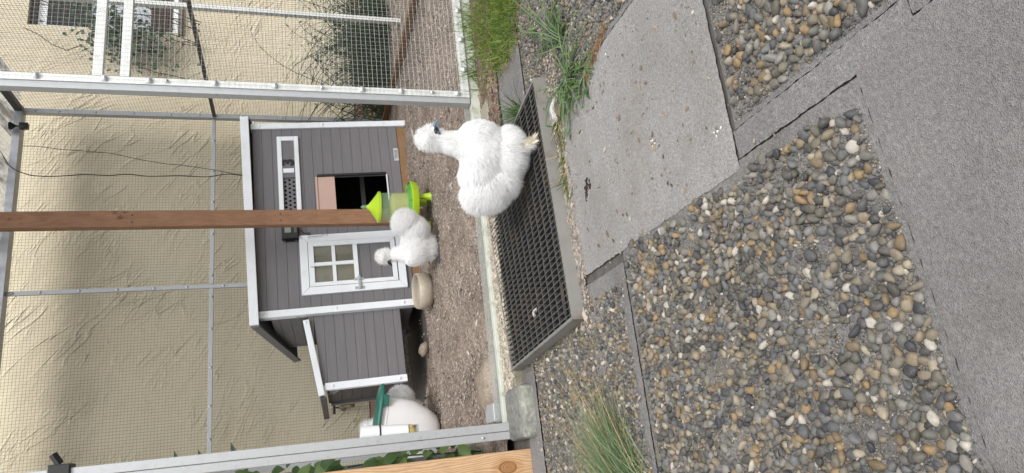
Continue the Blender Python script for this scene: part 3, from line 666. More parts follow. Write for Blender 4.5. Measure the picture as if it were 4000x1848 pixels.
# ribbed roof
nx, ny = 260, 2; xs = np.linspace(-0.3, 2.95, nx); P = []
for y in (2.3, BY + .10):
    for x in xs: P.append((x - 1.4, y - 4.0, RZ + .066 + .012 * math.sin(x / 0.076 * 2 * math.pi) + (y - BY) * -0.012))
idx = np.arange(2 * nx).reshape(2, nx); q = np.stack([idx[:-1, :-1], idx[:-1, 1:], idx[1:, 1:], idx[1:, :-1]], -1).reshape(-1, 4)
npmesh('roof_sheet', P, q, m_poly, pen, True)
for y in (3.3, 4.3): bar('rafter', (0.0, y, RZ + .005), (CX + .0, y + .04, RZ + .045), m_alud)

# ------------------------------------------------------------ pen door panel, front right
fd = empty('mesh_panel', (1.75, 2.62, 0)); tag(fd, 'bright aluminium panel with wire mesh right of the run entrance', 'mesh panel')
def FV(x, y, z): return (x - 1.75, y - 2.62, z)
def fbar(name, a, b, mat=m_aluw, bev=0.0015):
    mb = MB(); mb.box(FV(*a), FV(*b), bev=bev); return mb.build(name, mat, fd)
fbar('frame', (1.468, 2.612, 0.004), (1.496, 2.640, 2.395)); fbar('frame', (1.441, 2.6165, 0.004), (1.4665, 2.655, 2.395), m_alu)
fbar('frame', (1.498, 2.612, 0.004), (2.66, 2.640, 0.036)); fbar('frame', (2.662, 2.612, 0.004), (2.684, 2.640, 2.395))
fbar('rail', (1.498, 2.613, 1.408), (2.66, 2.639, 1.442)); fbar('rail', (1.498, 2.613, 1.318), (2.66, 2.639, 1.350))
fbar('frame', (1.498, 2.612, 2.36), (2.66, 2.640, 2.395))
wires('wire_mesh', 'y', 2.606, 1.462, 2.68, 0.012, 2.39, 0.0192, 0.00052, fd, (1.75, 2.62, 0), m_wire, 0.0012)
for p in ((1.484, 1.62), (1.484, 1.40), (1.482, 1.25), (1.482, 1.02), (1.482, .80), (1.482, .62), (1.482, .46), (1.482, .30), (1.482, .17), (1.482, .06), (1.60, .020), (1.75, .020), (1.90, .020), (1.482, 1.19), (1.482, 2.0)):
    mb = MB(); big = p[1] not in (1.19, .62, .17); discs(mb, [FV(p[0], 2.604, p[1])], 0.0125 if big else 0.008, 'y', 0.004); mb.build('washer', m_bolt, fd, True)
    o = MB(); o.lathe([(0.0001, 0.0075), (0.0022, 0.0075), (0.0024, 0)], FV(p[0], 2.604, p[1]), 8, Euler((R(90), 0, 0)).to_matrix())
# far pole of the neighbouring frame
mb = MB(); mb.box((2.985, 4.285, -0.03), (3.020, 4.32, 2.6), bev=0.002); o = mb.build('aluminium_pole', m_aluw); tag(o, 'slim bright aluminium pole beyond the mesh before the window', 'pole')

# ------------------------------------------------------------ wooden posts
mb = MB(); mb.box((-0.046, -0.028, 0), (0.046, 0.028, 2.6), bev=0.003); o = mb.build('wooden_post', m_post); o.location = (1.426, 4.03, -0.03); tag(o, 'brown timber post standing in front of the grey coop', 'post')
for p in [(0.02, -0.0285, 0.835), (-0.02, -0.0285, 0.835), (0.02, -0.0285, 1.60), (-0.02, -0.0285, 1.60)]:
    mb = MB(); discs(mb, [p], 0.005, 'y', 0.002); mb.build('screw', m_alud, o)
tp = empty('timber_post', (0.0, 2.515, ZO)); tag(tp, 'pale knotty timber post beside the aluminium pole', 'post')
mb = MB(); mb.box((-0.15, 0.0, -0.1), (0.003, 0.09, 1.9), bev=0.004); mb.build('post', m_timber, tp)

# ------------------------------------------------------------ chicken coop (its own frame: x right along the front, y back, z up)
coop = empty('chicken_coop'); tag(coop, 'grey and white wooden chicken coop with side nest box', 'chicken coop')
MC = Matrix(((0.9959, -0.086, -0.0281, 0.945), (0.0875, 0.9945, 0.0574, 4.32), (0.023, -0.0596, 0.998, -0.075), (0, 0, 0, 1)))
# columns above are the coop axes
A_ = np.array([[0.9959, 0.0875, 0.023], [-0.086, 0.9945, -0.0596], [-0.0281, 0.0574, 0.998]])
Mw = Matrix.Identity(4)
AX = [Vector((0.9959, 0.0875, 0.023)), Vector((-0.086, 0.9945, -0.0596)), Vector((-0.0281, 0.0574, 0.998))]
for c in range(3):
    for i in range(3): Mw[i][c] = AX[c][i]
Mw[0][3], Mw[1][3], Mw[2][3] = 0.945, 4.32, -0.075
coop.matrix_world = Mw
CW, CD = 1.342, 0.72
def cbox(name, a, b, mat, parent=coop, bev=0.0015, **k):
    mb = MB(); mb.box(a, b, bev=bev); return mb.build(name, mat, parent, **k)
PIT = 0.0634; Z0 = 0.085 - 0.0013
def siding(mb, x0, x1, z0, z1, y, th=0.014, holes=(), face='y', lines0=Z0):
    k0 = int(math.floor((z0 - lines0) / PIT)); z = lines0 + k0 * PIT
    while z < z1 - 1e-4:
        a, b = max(z, z0), min(z + PIT, z1)
        segs = [(x0, x1)]
        if b - a > 0.004:
            for (hx0, hx1, hz0, hz1) in holes:
                if b > hz0 + 1e-4 and a < hz1 - 1e-4:
                    ns = []
                    for s_ in segs:
                        if s_[1] <= hx0 or s_[0] >= hx1: ns.append(s_); continue
                        if s_[0] < hx0: ns.append((s_[0], hx0))
                        if s_[1] > hx1: ns.append((hx1, s_[1]))
                        # the pieces above / below the hole inside this board
                        mx0, mx1 = max(s_[0], hx0), min(s_[1], hx1)
                        if a < hz0 - 0.003: put(mb, mx0, mx1, a, hz0, y, th, face, False)
                        if b > hz1 + 0.003: put(mb, mx0, mx1, hz1, b, y, th, face, False)
                    segs = ns
            for s_ in segs: put(mb, s_[0], s_[1], a, b, y, th, face, True)
        z += PIT
def put(mb, xa, xb, a, b, y, th, face, groove):
    g = 0.0035
    prof = [(y + g * .9, a), (y, a + g * .55), (y, b - g * .55), (y + g * .9, b), (y + th, b), (y + th, a)]   # v-groove between boards
    if face == 'y': mb.prism(prof, 0, xa, xb)
    else: mb.prism([(p[0], p[1]) for p in prof], 1, xa, xb)
hole = (0.60, 0.932, 0.184, 0.523); vh = (0.66, 0.935, 0.766, 0.850); wh = (0.185, 0.445, 0.40, 0.69)
mb = MB(); siding(mb, 0.040, 1.308, 0.085, 1.03, 0.0, holes=(hole, vh, (0.190, 0.440, 0.440, 0.688)))
mb.build('front_wall', m_grey, coop)
mb = MB(); siding(mb, 0.05, CD - .04, 0.10, 0.955, 0.0, face='x'); fw = mb.build('side_wall', m_grey, coop)
mb = MB(); siding(mb, 0.05, CD - .04, 0.10, 0.955, -0.014, face='x'); o = mb.build('side_wall', m_grey, coop); o.location = (CW, 0, 0); 
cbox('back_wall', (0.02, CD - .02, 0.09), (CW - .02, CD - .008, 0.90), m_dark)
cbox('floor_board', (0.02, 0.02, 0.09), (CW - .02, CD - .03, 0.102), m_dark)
# corner trims
cbox('corner_trim', (0.0, -0.012, 0.050), (0.042, 0.045, 1.02), m_white)
cbox('corner_trim', (CW - .037, -0.012, 0.010), (CW + .004, 0.045, 1.038), m_white)
cbox('back_post', (-0.004, CD - .045, 0.0), (0.035, CD, 0.93), m_grey); cbox('back_post', (CW - .035, CD - .045, 0.0), (CW, CD, 0.93), m_grey)
def cbolts(pts, parent=coop, r=0.0115):
    for p in pts:
        mb = MB(); discs(mb, [p], r, 'y', 0.003); mb.build('screw_cap', m_white, parent, True)
cbolts([(0.021, -0.0125, z) for z in (0.983, 0.571, 0.159)] + [(CW - .016, -0.0125, z) for z in (0.985, 0.58, 0.175)])
cbox('base_plank', (0.12, 0.005, -0.015), (CW - .03, 0.05, 0.083), m_plank)
# roof
rf = MB(); rt = R(-1.25); Mr = Matrix.Translation((0, 0, 1.022)) @ Matrix.Rotation(rt, 4, 'Y')
sl_ = R(-10.3)
Mr2 = Mr @ Matrix.Rotation(sl_, 4, 'X')
rf.box((-0.046, -0.05, 0.0), (CW + .022, 0.94, 0.03), Mr2); roof = rf.build('roof', m_roofing, coop)
mb = MB(); mb.box((-0.052, -0.064, -0.006), (CW + .030, -0.046, 0.046), Mr, 0.002); mb.build('fascia', m_white, roof)
mb = MB(); mb.box((-0.060, -0.045, -0.016), (-0.0465, 0.955, 0.034), Mr2, 0.002); mb.build('barge_board', m_grey, roof)
mb = MB(); mb.box((CW + .0225, -0.045, -0.016), (CW + .036, 0.955, 0.034), Mr2, 0.002); mb.build('barge_board', m_grey, roof)
mb = MB(); mb.box((0.045, -0.003, 0.94), (CW - .045, 0.03, 1.03)); 
# clips on the corners
cbox('toggle_clip', (-0.006, 0.012, 0.790), (0.0005, 0.036, 0.812), m_alu); cbox('toggle_clip', (CW + .004, 0.0, 0.70), (CW + .012, 0.024, 0.722), m_white)
# vent
vent = empty('vent'); vent.parent = coop
mb = MB(); x0, x1, z0, z1 = 0.64, 1.24, 0.741, 0.877
for a, b in (((x0, z1 - .028), (x1, z1)), ((x0, z0), (x1, z0 + .028)), ((x0, z0 + .0283), (x0 + .03, z1 - .0283)), ((x1 - .031, z0 + .0283), (x1, z1 - .0283))): mb.box((a[0], -0.016, a[1]), (b[0], -0.0005, b[1]), bev=0.0015)
mb.build('frame', m_white, vent)
cbox('slider', (0.936, -0.009, 0.7695), (1.2085, -0.002, 0.8485), m_grey, vent, 0.001)
# perforated plate: a sheet with real round holes
def perforated(x0, x1, z0, z1, y, pitch, r, mat, parent):
    mb = MB(); rows = 3; rh = (z1 - z0) / rows; cw = pitch
    j = 0
    for row in range(rows):
        za, zb = z0 + row * rh, z0 + (row + 1) * rh; off = 0 if row % 2 else cw / 2; xs = x0 - off
        while xs < x1 - 1e-6:
            xa, xb = max(xs, x0), min(xs + cw, x1); cx, cz = xs + cw / 2, (za + zb) / 2
            if cx - r > xa + 1e-4 and cx + r < xb - 1e-4:
                n = 16; ring = [(cx + r * math.cos(2 * math.pi * k / n), cz + r * math.sin(2 * math.pi * k / n)) for k in range(n)]
                outer = []
                for k in range(n):
                    a = 2 * math.pi * k / n; dx, dz = math.cos(a), math.sin(a)
                    tx = ((xb - cx) if dx > 0 else (xa - cx)) / dx if abs(dx) > 1e-6 else 1e9; tz = ((zb - cz) if dz > 0 else (za - cz)) / dz if abs(dz) > 1e-6 else 1e9
                    t_ = min(tx, tz); outer.append((cx + dx * t_, cz + dz * t_))
                b0 = [(p[0], y, p[1]) for p in outer] + [(p[0], y, p[1]) for p in ring] + [(p[0], y + .004, p[1]) for p in ring]
                mb.add(b0, [(k, (k + 1) % n, n + (k + 1) % n, n + k) for k in range(n)] + [(n + k, n + (k + 1) % n, 2 * n + (k + 1) % n, 2 * n + k) for k in range(n)])
                corners = [(xa, za), (xb, za), (xb, zb), (xa, zb)]
                for c in corners:
                    near = sorted(range(n), key=lambda k: (outer[k][0] - c[0]) ** 2 + (outer[k][1] - c[1]) ** 2)[:2]
                    mb.add([(c[0], y, c[1]), (outer[near[0]][0], y, outer[near[0]][1]), (outer[near[1]][0], y, outer[near[1]][1])], [(0, 1, 2)])
            else: mb.add([(xa, y, za), (xb, y, za), (xb, y, zb), (xa, y, zb)], [(0, 1, 2, 3)])
            xs += cw
    return mb.build('perforated_plate', mat, parent)
perforated(0.668, 0.935, 0.769, 0.849, 0.004, 0.0300, 0.0082, m_grey, vent)
cbox('tab', (0.967, -0.019, 0.776), (0.998, -0.009, 0.844), m_white, vent, 0.002)
def text(body, size, mtx, mat, parent, name, ext=0.0006, bold=0.0, sx=1.0):
    c = bpy.data.curves.new(name, 'FONT'); c.body = body; c.size = size; c.extrude = ext; c.offset = bold; c.align_x = 'CENTER'; c.align_y = 'CENTER'
    tmp = bpy.data.objects.new('tmp', c); COL.objects.link(tmp); dg = bpy.context.evaluated_depsgraph_get(); me = bpy.data.meshes.new_from_object(tmp.evaluated_get(dg))
    bpy.data.objects.remove(tmp); me.transform(mtx @ Matrix.Diagonal((sx, 1, 1, 1))); o = link(name, me, parent); me.materials.clear(); me.materials.append(mat); return o
up = Matrix.Rotation(R(90), 4, 'X')
text('3', 0.104, Matrix.Translation((1.046, -0.0105, 0.809)) @ up, m_black, vent, 'numeral', 0.0004, 0.0065, 0.95)
# pop door
pop = empty('pop_door'); pop.parent = coop
cbox('panel', (0.60, -0.006, 0.5235), (0.931, -0.001, 0.632), m_pink, pop); cbox('panel_edge', (0.60, -0.011, 0.634), (0.931, -0.001, 0.647), m_pink, pop)
cbox('guide_rail', (0.9322, -0.014, 0.184), (0.9475, -0.0005, 0.633), m_black, pop); cbox('guide_rail', (0.585, -0.014, 0.184), (0.5995, -0.0005, 0.633), m_black, pop)
cbox('threshold', (0.60, -0.012, 0.178), (0.9315, 0.02, 0.185), m_white, pop)
cbox('perch', (0.50, 0.30, 0.315), (1.10, 0.33, 0.345), m_grey, coop)
# window door
dr = empty('window_door'); dr.parent = coop
def frame(name, x0, x1, z0, z1, w, ya, yb, mat, parent, wr=None):
    wr = wr or (w, w, w, w); mb = MB(); l, r2, b, t_ = wr   # mitred corners
    O_ = [(x0, z0), (x1, z0), (x1, z1), (x0, z1)]; I_ = [(x0 + l, z0 + b), (x1 - r2, z0 + b), (x1 - r2, z1 - t_), (x0 + l, z1 - t_)]
    g = 0.0006
    for k in range(4):
        j = (k + 1) % 4; a, b_, c, d = Vector(O_[k]), Vector(O_[j]), Vector(I_[j]), Vector(I_[k])
        cen = (a + b_ + c + d) / 4; e = (b_ - a).normalized() * g
        poly = [a + e, b_ - e, c - e, d + e]; e2 = 0.0012
        n2 = [p + (cen - p).normalized() * e2 for p in poly]
        vs = [(p.x, yb, p.y) for p in poly] + [(p.x, ya + e2, p.y) for p in poly] + [(p.x, ya, p.y) for p in n2]
        fs = [(3, 2, 1, 0)] + [(i, (i + 1) % 4, 4 + (i + 1) % 4, 4 + i) for i in range(4)] + [(4 + i, 4 + (i + 1) % 4, 8 + (i + 1) % 4, 8 + i) for i in range(4)] + [(8, 9, 10, 11)]
        mb.add(vs, fs)
    return mb.build(name, mat, parent)
frame('surround', 0.121, 0.516, 0.123, 0.767, 0.047, -0.018, -0.0005, m_white, dr)
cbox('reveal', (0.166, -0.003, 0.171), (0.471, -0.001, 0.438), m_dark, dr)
frame('frame', 0.171, 0.467, 0.177, 0.717, 0.03, -0.020, -0.004, m_white, dr, (0.024, 0.030, 0.030, 0.033))
cbox('muntin', (0.3045, -0.018, 0.4445), (0.3275, -0.006, 0.6835), m_white, dr); cbox('muntin', (0.1955, -0.0175, 0.553), (0.304, -0.0065, 0.575), m_white, dr); cbox('muntin', (0.328, -0.0175, 0.553), (0.4365, -0.0065, 0.575), m_white, dr)
cbox('cross_rail', (0.1955, -0.019, 0.416), (0.4365, -0.005, 0.444), m_white, dr)
mb = MB(); siding(mb, 0.1955, 0.4365, 0.2075, 0.4155, -0.010, 0.006); mb.build('panel', m_grey, dr)
mb = MB()
for x0, x1 in ((0.1955, .3040), (.328, .4365)):
    for z0, z1 in ((0.4445, .5525), (.5755, .6835)): mb.box((x0, -0.009, z0), (x1, -0.007, z1))
mb.build('pane', m_pane, dr)
mb = MB(); mb.tube([(0.300, -0.021, 0.705), (0.296, -0.03, 0.70), (0.296, -0.03, 0.688)], 0.003, 6); mb.build('knob', m_alu, dr)
cbox('hinge', (0.4675, -0.014, 0.200), (0.4705, -0.004, 0.225), M('brass', (168, 150, 110), 0.4, 0.6), dr)
# latch
lt = MB(); 
for x, zc in ((0.198, 0.42), (0.140, 0.418)):
    lt.box((x - .009, -0.0215, zc - .030), (x + .009, -0.0202, zc + .030), bev=0.0006)
    for s_ in (-1, 1): discs(lt, [(x, -0.0216, zc + s_ * .021)], 0.005, 'y', 0.002)
lt.box((0.130, -0.030, 0.409), (0.216, -0.0255, 0.427), bev=0.002)
for x in (0.140, 0.192): lt.tube([(x, -0.020, 0.418), (x, -0.040, 0.418)], 0.0048, 8)
latch = lt.build('latch', m_alu, dr)
mb = MB(); mb.tube([(0.497, -0.019, 0.712), (0.497, -0.03, 0.708), (0.500, -0.032, 0.69), (0.502, -0.028, 0.63), (0.512, -0.028, 0.612), (0.513, -0.030, 0.600), (0.500, -0.031, 0.594)], 0.0024, 6); mb.build('hook', m_alu, dr)
# controller box
cb = empty('door_controller'); cb.parent = coop
cbox('body', (0.493, -0.040, 0.768), (0.60, -0.001, 0.870), m_black, cb, 0.006)
cbox('mounting_ear', (0.484, -0.008, 0.776), (0.4925, -0.001, 0.862), m_black, cb, 0.001)
for z in (0.785, 0.853):
    mb = MB(); discs(mb, [(0.4885, -0.0085, z)], 0.0045, 'y', 0.002); mb.build('screw', m_lcd, cb)
cbox('display', (0.532, -0.0415, 0.812), (0.592, -0.0402, 0.850), m_lcd, cb, 0.0005)
mb = MB()
for k in range(4): mb.box((0.53, -0.0412, 0.778 + k * .0045), (0.592, -0.0402, 0.7795 + k * .0045))
mb.build('keypad', m_lcd, cb)
mb = MB(); mb.tube([(0.55, -0.02, 0.768), (0.545, -0.03, 0.75), (0.53, -0.02, 0.735), (0.525, -0.022, 0.715), (0.533, -0.024, 0.703), (0.524, -0.022, 0.697), (0.515, -0.022, 0.706), (0.523, -0.022, 0.716)], 0.0028, 6); mb.build('cable_tail', m_black, cb)
# name plate
pl = cbox('name_plate', (1.035, -0.003, 0.086), (1.131, -0.0005, 0.119), m_bolt, coop, 0.001)
text('TRIXIE', 0.024, Matrix.Translation((1.083, -0.0034, 0.105)) @ up, m_greyd, pl, 'lettering', 0.0002, 0.0002, 1.0)
cbox('line', (1.05, -0.0036, 0.091), (1.12, -0.003, 0.093), m_greyd, pl, 0)
# nest box
nb = empty('nest_box'); nb.parent = coop
def nbtop(x): return 0.706 + (x + .489) * (0.773 - 0.706) / 0.461
NF, NBK = 0.04, 0.60
mb = MB(); z = Z0 + PIT * 1.0
zz = 0.183
ln = 0.648 - 0.0001
k = 0; zl = [0.183] + [0.468 - 0.060 * i for i in range(4, 0, -1)] + [0.468 + 0.060 * i for i in range(0, 5)]
zl = sorted(set(zl)); 
for i, a in enumerate(zl):
    b = zl[i + 1] if i + 1 < len(zl) else 0.80
    if b - a < .01: continue
    g = 0.0035; x0, x1 = -0.425, -0.001
    def tp_(x): return nbtop(x) - 0.034
    b0, b1 = min(b, tp_(x0)), min(b, tp_(x1))
    if b1 <= a: continue
    if b0 < a:
        xs_ = x0 + (a - tp_(x0)) / (tp_(x1) - tp_(x0)) * (x1 - x0); poly = [(xs_, a), (x1, a), (x1, b1)]
    else:
        poly = [(x0, a), (x1, a), (x1, b1), (x0, b0)]
    e = [(p[0], p[1] + (g * .5 if abs(p[1] - a) < 1e-6 else (-g * .5 if abs(p[1] - b) < 1e-6 else 0))) for p in poly]
    n_ = len(poly)
    mb.add([(p[0], NF + g, p[1]) for p in poly] + [(p[0], NF, p[1]) for p in e], [(j, (j + 1) % n_, n_ + (j + 1) % n_, n_ + j) for j in range(n_)] + [tuple(n_ + j for j in range(n_))])
    mb.box((x0, NF + .006, a), (x1, NF + .014, min(b0, b)) if b0 > a else (x1, NF + .014, a + .001))
mb.build('front_wall', m_grey, nb)
mb = MB()
siding(mb, NF + .01, NBK, 0.19, 0.655, -0.44, face='x', lines0=0.188); mb.build('side_wall', m_greyd, nb)  # darker grey than the front: shade of this side put into the colour
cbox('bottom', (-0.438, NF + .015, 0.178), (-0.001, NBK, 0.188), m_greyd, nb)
cbox('corner_trim', (-0.462, NF - .012, 0.180), (-0.420, NF + .03, 0.664), m_white, nb); cbox('corner_trim', (-0.456, NBK - .03, 0.165), (-0.425, NBK + .01, 0.64), m_grey, nb)
cbolts([(-0.441, NF - .0125, 0.62), (-0.441, NF - .0125, 0.225)], nb)
Ml = Matrix.Translation((-0.491, 0, 0.667)) @ Matrix.Rotation(-math.atan2(0.067, 0.461), 4, 'Y')
mb = MB(); mb.box((0.0, NF - .030, 0.0), (0.472, NF - .013, 0.036), Ml, 0.004); lid = mb.build('lid', m_white, nb)
mb = MB(); mb.box((-0.006, NF - .012, 0.004), (0.468, 0.76, 0.028), Ml); mb.build('lid_board', m_roofing, lid)
mb = MB(); mb.box((-0.022, NF - .008, -0.006), (-0.007, 0.77, 0.030), Ml, 0.002); mb.build('lid_edge', m_greyd, lid)
mb = MB(); discs(mb, [(-0.045, NF - .0305, 0.755)], 0.010, 'y', 0.003); mb.build('screw_cap', m_white, lid, True)
mb = MB(); mb.box((-0.447, 0.16, 0.590), (-0.4405, 0.20, 0.64)); mb.box((-0.452, 0.165, 0.60), (-0.447, 0.195, 0.625)); mb.tube([(-0.449, 0.18, 0.66), (-0.459, 0.18, 0.65), (-0.459, 0.18, 0.61), (-0.449, 0.18, 0.605)], 0.0025, 6); mb.build('toggle_latch', m_alu, nb)

# ------------------------------------------------------------ cables
def cable(pts, r, name, label, mat=m_black):
    P = [Vector(p) for p in pts]; o = []
    for i in range(len(P) - 1):
        p0, p1, p2, p3 = P[max(i - 1, 0)], P[i], P[i + 1], P[min(i + 2, len(P) - 1)]
        for k in range(6):
            t = k / 6; o.append(0.5 * ((2 * p1) + (-p0 + p2) * t + (2 * p0 - 5 * p1 + 4 * p2 - p3) * t * t + (-p0 + 3 * p1 - 3 * p2 + p3) * t ** 3))
    o.append(P[-1]); mb = MB(); mb.tube(o, r, 6); ob = mb.build(name, mat, None, True); tag(ob, label, 'cable', 'cables from the run roof to the coop'); return ob
cable([(2.422, 5.25, 2.535), (2.420, 5.25, 2.45), (2.401, 5.25, 2.298), (2.385, 5.25, 2.1), (2.373, 5.25, 1.972), (2.33, 5.25, 1.80), (2.297, 5.25, 1.616), (2.285, 5.25, 1.50), (2.253, 5.25, 1.302), (2.235, 5.25, 1.22), (2.219, 5.25, 1.123), (2.195, 5.2, 0.98)], 0.0024, 'cable', 'thin dark cable, the right one, slanting down to the coop roof', M('faded_cable', (66, 66, 64), 0.6))
cable([(2.42, 5.2, 2.70), (2.358, 5.2, 2.651), (2.244, 5.2, 2.581), (2.19, 5.2, 2.49), (2.173, 5.2, 2.409), (2.172, 5.2, 2.3), (2.186, 5.2, 2.129), (2.180, 5.2, 1.98), (2.190, 5.2, 1.855), (2.176, 5.2, 1.72), (2.182, 5.2, 1.52), (2.174, 5.2, 1.38), (2.176, 5.2, 1.313), (2.197, 5.2, 1.19), (2.186, 5.2, 1.083), (2.18, 5.15, 0.98)], 0.0036, 'cable', 'thick black cable, the left one, hanging down to the coop roof')

# ------------------------------------------------------------ feeder
fdr = empty('poultry_feeder', (1.40, 3.80, -0.022)); tag(fdr, 'lime green poultry feeder with clear tank of grain', 'feeder')
Tz = Matrix.Rotation(R(1.5), 3, 'Y')
def lat(name, prof, mat, n=48, parent=fdr, ang=40, c=(0, 0, 0), mtx=Tz):
    mb = MB(); mb.lathe(prof, c, n, mtx); return mb.build(name, mat, parent, angle=ang)
lat('lid', [(0.0001, 0.362), (0.010, 0.360), (0.013, 0.352), (0.040, 0.330), (0.078, 0.302), (0.089, 0.298), (0.0895, 0.286), (0.086, 0.286), (0.085, 0.296), (0.03, 0.335)], m_lime)
lat('lid_knob', [(0.0001, 0.391), (0.005, 0.391), (0.008, 0.385), (0.011, 0.366), (0.012, 0.359)], m_tank)
lat('tank', [(0.081, 0.290), (0.083, 0.225), (0.0842, 0.222), (0.0842, 0.216), (0.085, 0.212), (0.089, 0.132)], m_tank)
lat('grain', [(0.0001, 0.232), (0.03, 0.236), (0.06, 0.226), (0.0815, 0.212), (0.085, 0.134), (0.0001, 0.13)], m_grain)
lat('tray_ring', [(0.089, 0.136), (0.110, 0.130), (0.138, 0.122), (0.142, 0.118), (0.138, 0.116), (0.108, 0.126), (0.089, 0.132)], m_tray)
lat('tray', [(0.150, 0.121), (0.153, 0.118), (0.152, 0.100), (0.146, 0.082), (0.120, 0.076), (0.0001, 0.076), (0.0001, 0.082), (0.12, 0.082), (0.140, 0.088), (0.146, 0.104), (0.147, 0.120)], m_lime)
mb = MB()
for k in range(8):
    a = k * math.pi / 4; mb = MB(); mb.box((0.088, -0.0015, 0.118), (0.145, 0.0015, 0.131), Matrix.Rotation(a, 4, 'Z')); mb.build('divider', m_tray, fdr)
for a in (-70, 50, 170):
    x, y = 0.102 * math.cos(R(a)), 0.102 * math.sin(R(a))
    lat('leg', [(0.015, 0.078), (0.014, 0.060), (0.0235, 0.006), (0.027, 0.003), (0.027, 0.0), (0.0001, 0.0)], m_lime, 24, fdr, 40, (x, y, 0), None)

# ------------------------------------------------------------ bowl
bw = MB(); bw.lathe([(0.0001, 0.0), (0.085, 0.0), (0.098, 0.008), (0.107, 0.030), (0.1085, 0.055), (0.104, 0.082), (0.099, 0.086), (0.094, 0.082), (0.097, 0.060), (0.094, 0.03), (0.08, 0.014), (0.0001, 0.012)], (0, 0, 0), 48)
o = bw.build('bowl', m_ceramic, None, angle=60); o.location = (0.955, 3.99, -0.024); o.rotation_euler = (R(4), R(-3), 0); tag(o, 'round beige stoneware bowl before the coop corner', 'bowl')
mb = MB(); mb.lathe([(0.0001, 0.034), (0.06, 0.032), (0.0935, 0.029)], (0, 0, 0), 32); mb.build('inner_shade', M('bowl_shade', (84, 70, 54), 0.95, 0, 0.3, 60, 0.6, 150), o)  # dark disc added to paint shade into the bowl's interior

# ------------------------------------------------------------ food bin and tube
bn = empty('feed_bin', (0.150, 4.03, -0.012)); tag(bn, 'off white plastic feed bin with green lid', 'feed bin')
Mb = Matrix.Rotation(R(11), 4, 'Y') @ Matrix.Diagonal((1, 0.72, 1.16, 1))
prof = [(0.095, 0.02, 0.0), (0.125, 0.015, 0.02), (0.150, 0.008, 0.07), (0.166, 0.0, 0.14), (0.172, 0, 0.20), (0.172, 0, 0.275), (0.178, 0, 0.277), (0.178, 0, 0.290), (0.168, 0, 0.290), (0.165, 0, 0.2)]
mb = MB(); n = 48; vs = []
for (r, dx, z) in prof:
    for k in range(n):
        a = 2 * math.pi * k / n; c, s_ = math.cos(a), math.sin(a); sq = (abs(c) ** 3 + abs(s_) ** 3) ** (-1 / 3)
        vs.append(Mb @ Vector((r * 0.93 * sq * c - dx * 2, r * 0.85 * sq * s_, z)))
mb.add(vs, [(i * n + k, i * n + (k + 1) % n, (i + 1) * n + (k + 1) % n, (i + 1) * n + k) for i in range(len(prof) - 1) for k in range(n)] + [tuple(range(n - 1, -1, -1))])
mb.build('bin_body', m_bin, bn, angle=50)
mb = MB()
for z in (0.262, 0.10):
    vs = []
    for (r, zz_) in ((0.171, z - .004), (0.1765, z - .002), (0.1765, z + .003), (0.171, z + .005)):
        r *= 1.0 if z > .2 else 0.925
        for k in range(n):
            a = 2 * math.pi * k / n; c, s_ = math.cos(a), math.sin(a); sq = (abs(c) ** 3 + abs(s_) ** 3) ** (-1 / 3); vs.append(Mb @ Vector((r * 0.93 * sq * c, r * 0.85 * sq * s_, zz_)))
    if z > .2: mb.add(vs, [(i * n + k, i * n + (k + 1) % n, (i + 1) * n + (k + 1) % n, (i + 1) * n + k) for i in range(3) for k in range(n)])
mb.build('rim', m_bin, bn, angle=50)
mb = MB(); vs = []; lp_ = [(0.190, 0.288), (0.205, 0.287), (0.209, 0.293), (0.205, 0.300), (0.196, 0.304), (0.185, 0.306), (0.0001, 0.307)]
for (r, z) in lp_:
    for k in range(n):
        a = 2 * math.pi * k / n; c, s_ = math.cos(a), math.sin(a); sq = (abs(c) ** 4 + abs(s_) ** 4) ** (-1 / 4)
        vs.append(Mb @ Vector((r * 1.02 * sq * c + 0.014, r * 0.84 * sq * s_, z)))
mb.add(vs, [(i * n + k, i * n + (k + 1) % n, (i + 1) * n + (k + 1) % n, (i + 1) * n + k) for i in range(len(lp_) - 1) for k in range(n)] + [tuple(range(n - 1, -1, -1))])
lid = mb.build('lid', m_bingreen, bn, angle=50)
mb = MB(); mb.box((0.10, -0.165, 0.262), (0.16, -0.150, 0.300), Mb, 0.003); mb.build('clasp', m_bingreen, bn)
tb = empty('feeding_tube', (0.108, 2.72, 0.350)); tag(tb, 'white plastic tube of grain strapped to the aluminium pole', 'feeding tube')
Tm = Matrix.Rotation(R(3), 3, 'Y')
mb = MB(); mb.lathe([(0.033, 0.0), (0.033, 0.172), (0.030, 0.172), (0.030, 0.0)], (0, 0, 0), 32, Tm); mb.build('tube', m_pvc, tb, angle=40)
mb = MB(); mb.lathe([(0.0335, 0.10), (0.0355, 0.1015), (0.0355, 0.1045), (0.0335, 0.106)], (0, 0, 0), 32, Tm); mb.build('strap', m_black, tb, True)
mb = MB(); mb.blob((0.002, 0, -0.010), (0.030, 0.030, 0.026), (0, 0, 0), 0.05, 2, 3); mb.build('grain', m_grain, tb, True)
mb = MB(); mb.box((-0.02, -0.045, -0.036), (0.028, 0.03, -0.030)); mb.box((0.024, -0.045, -0.030), (0.028, 0.03, -0.016)); mb.build('tray', m_alu, tb)

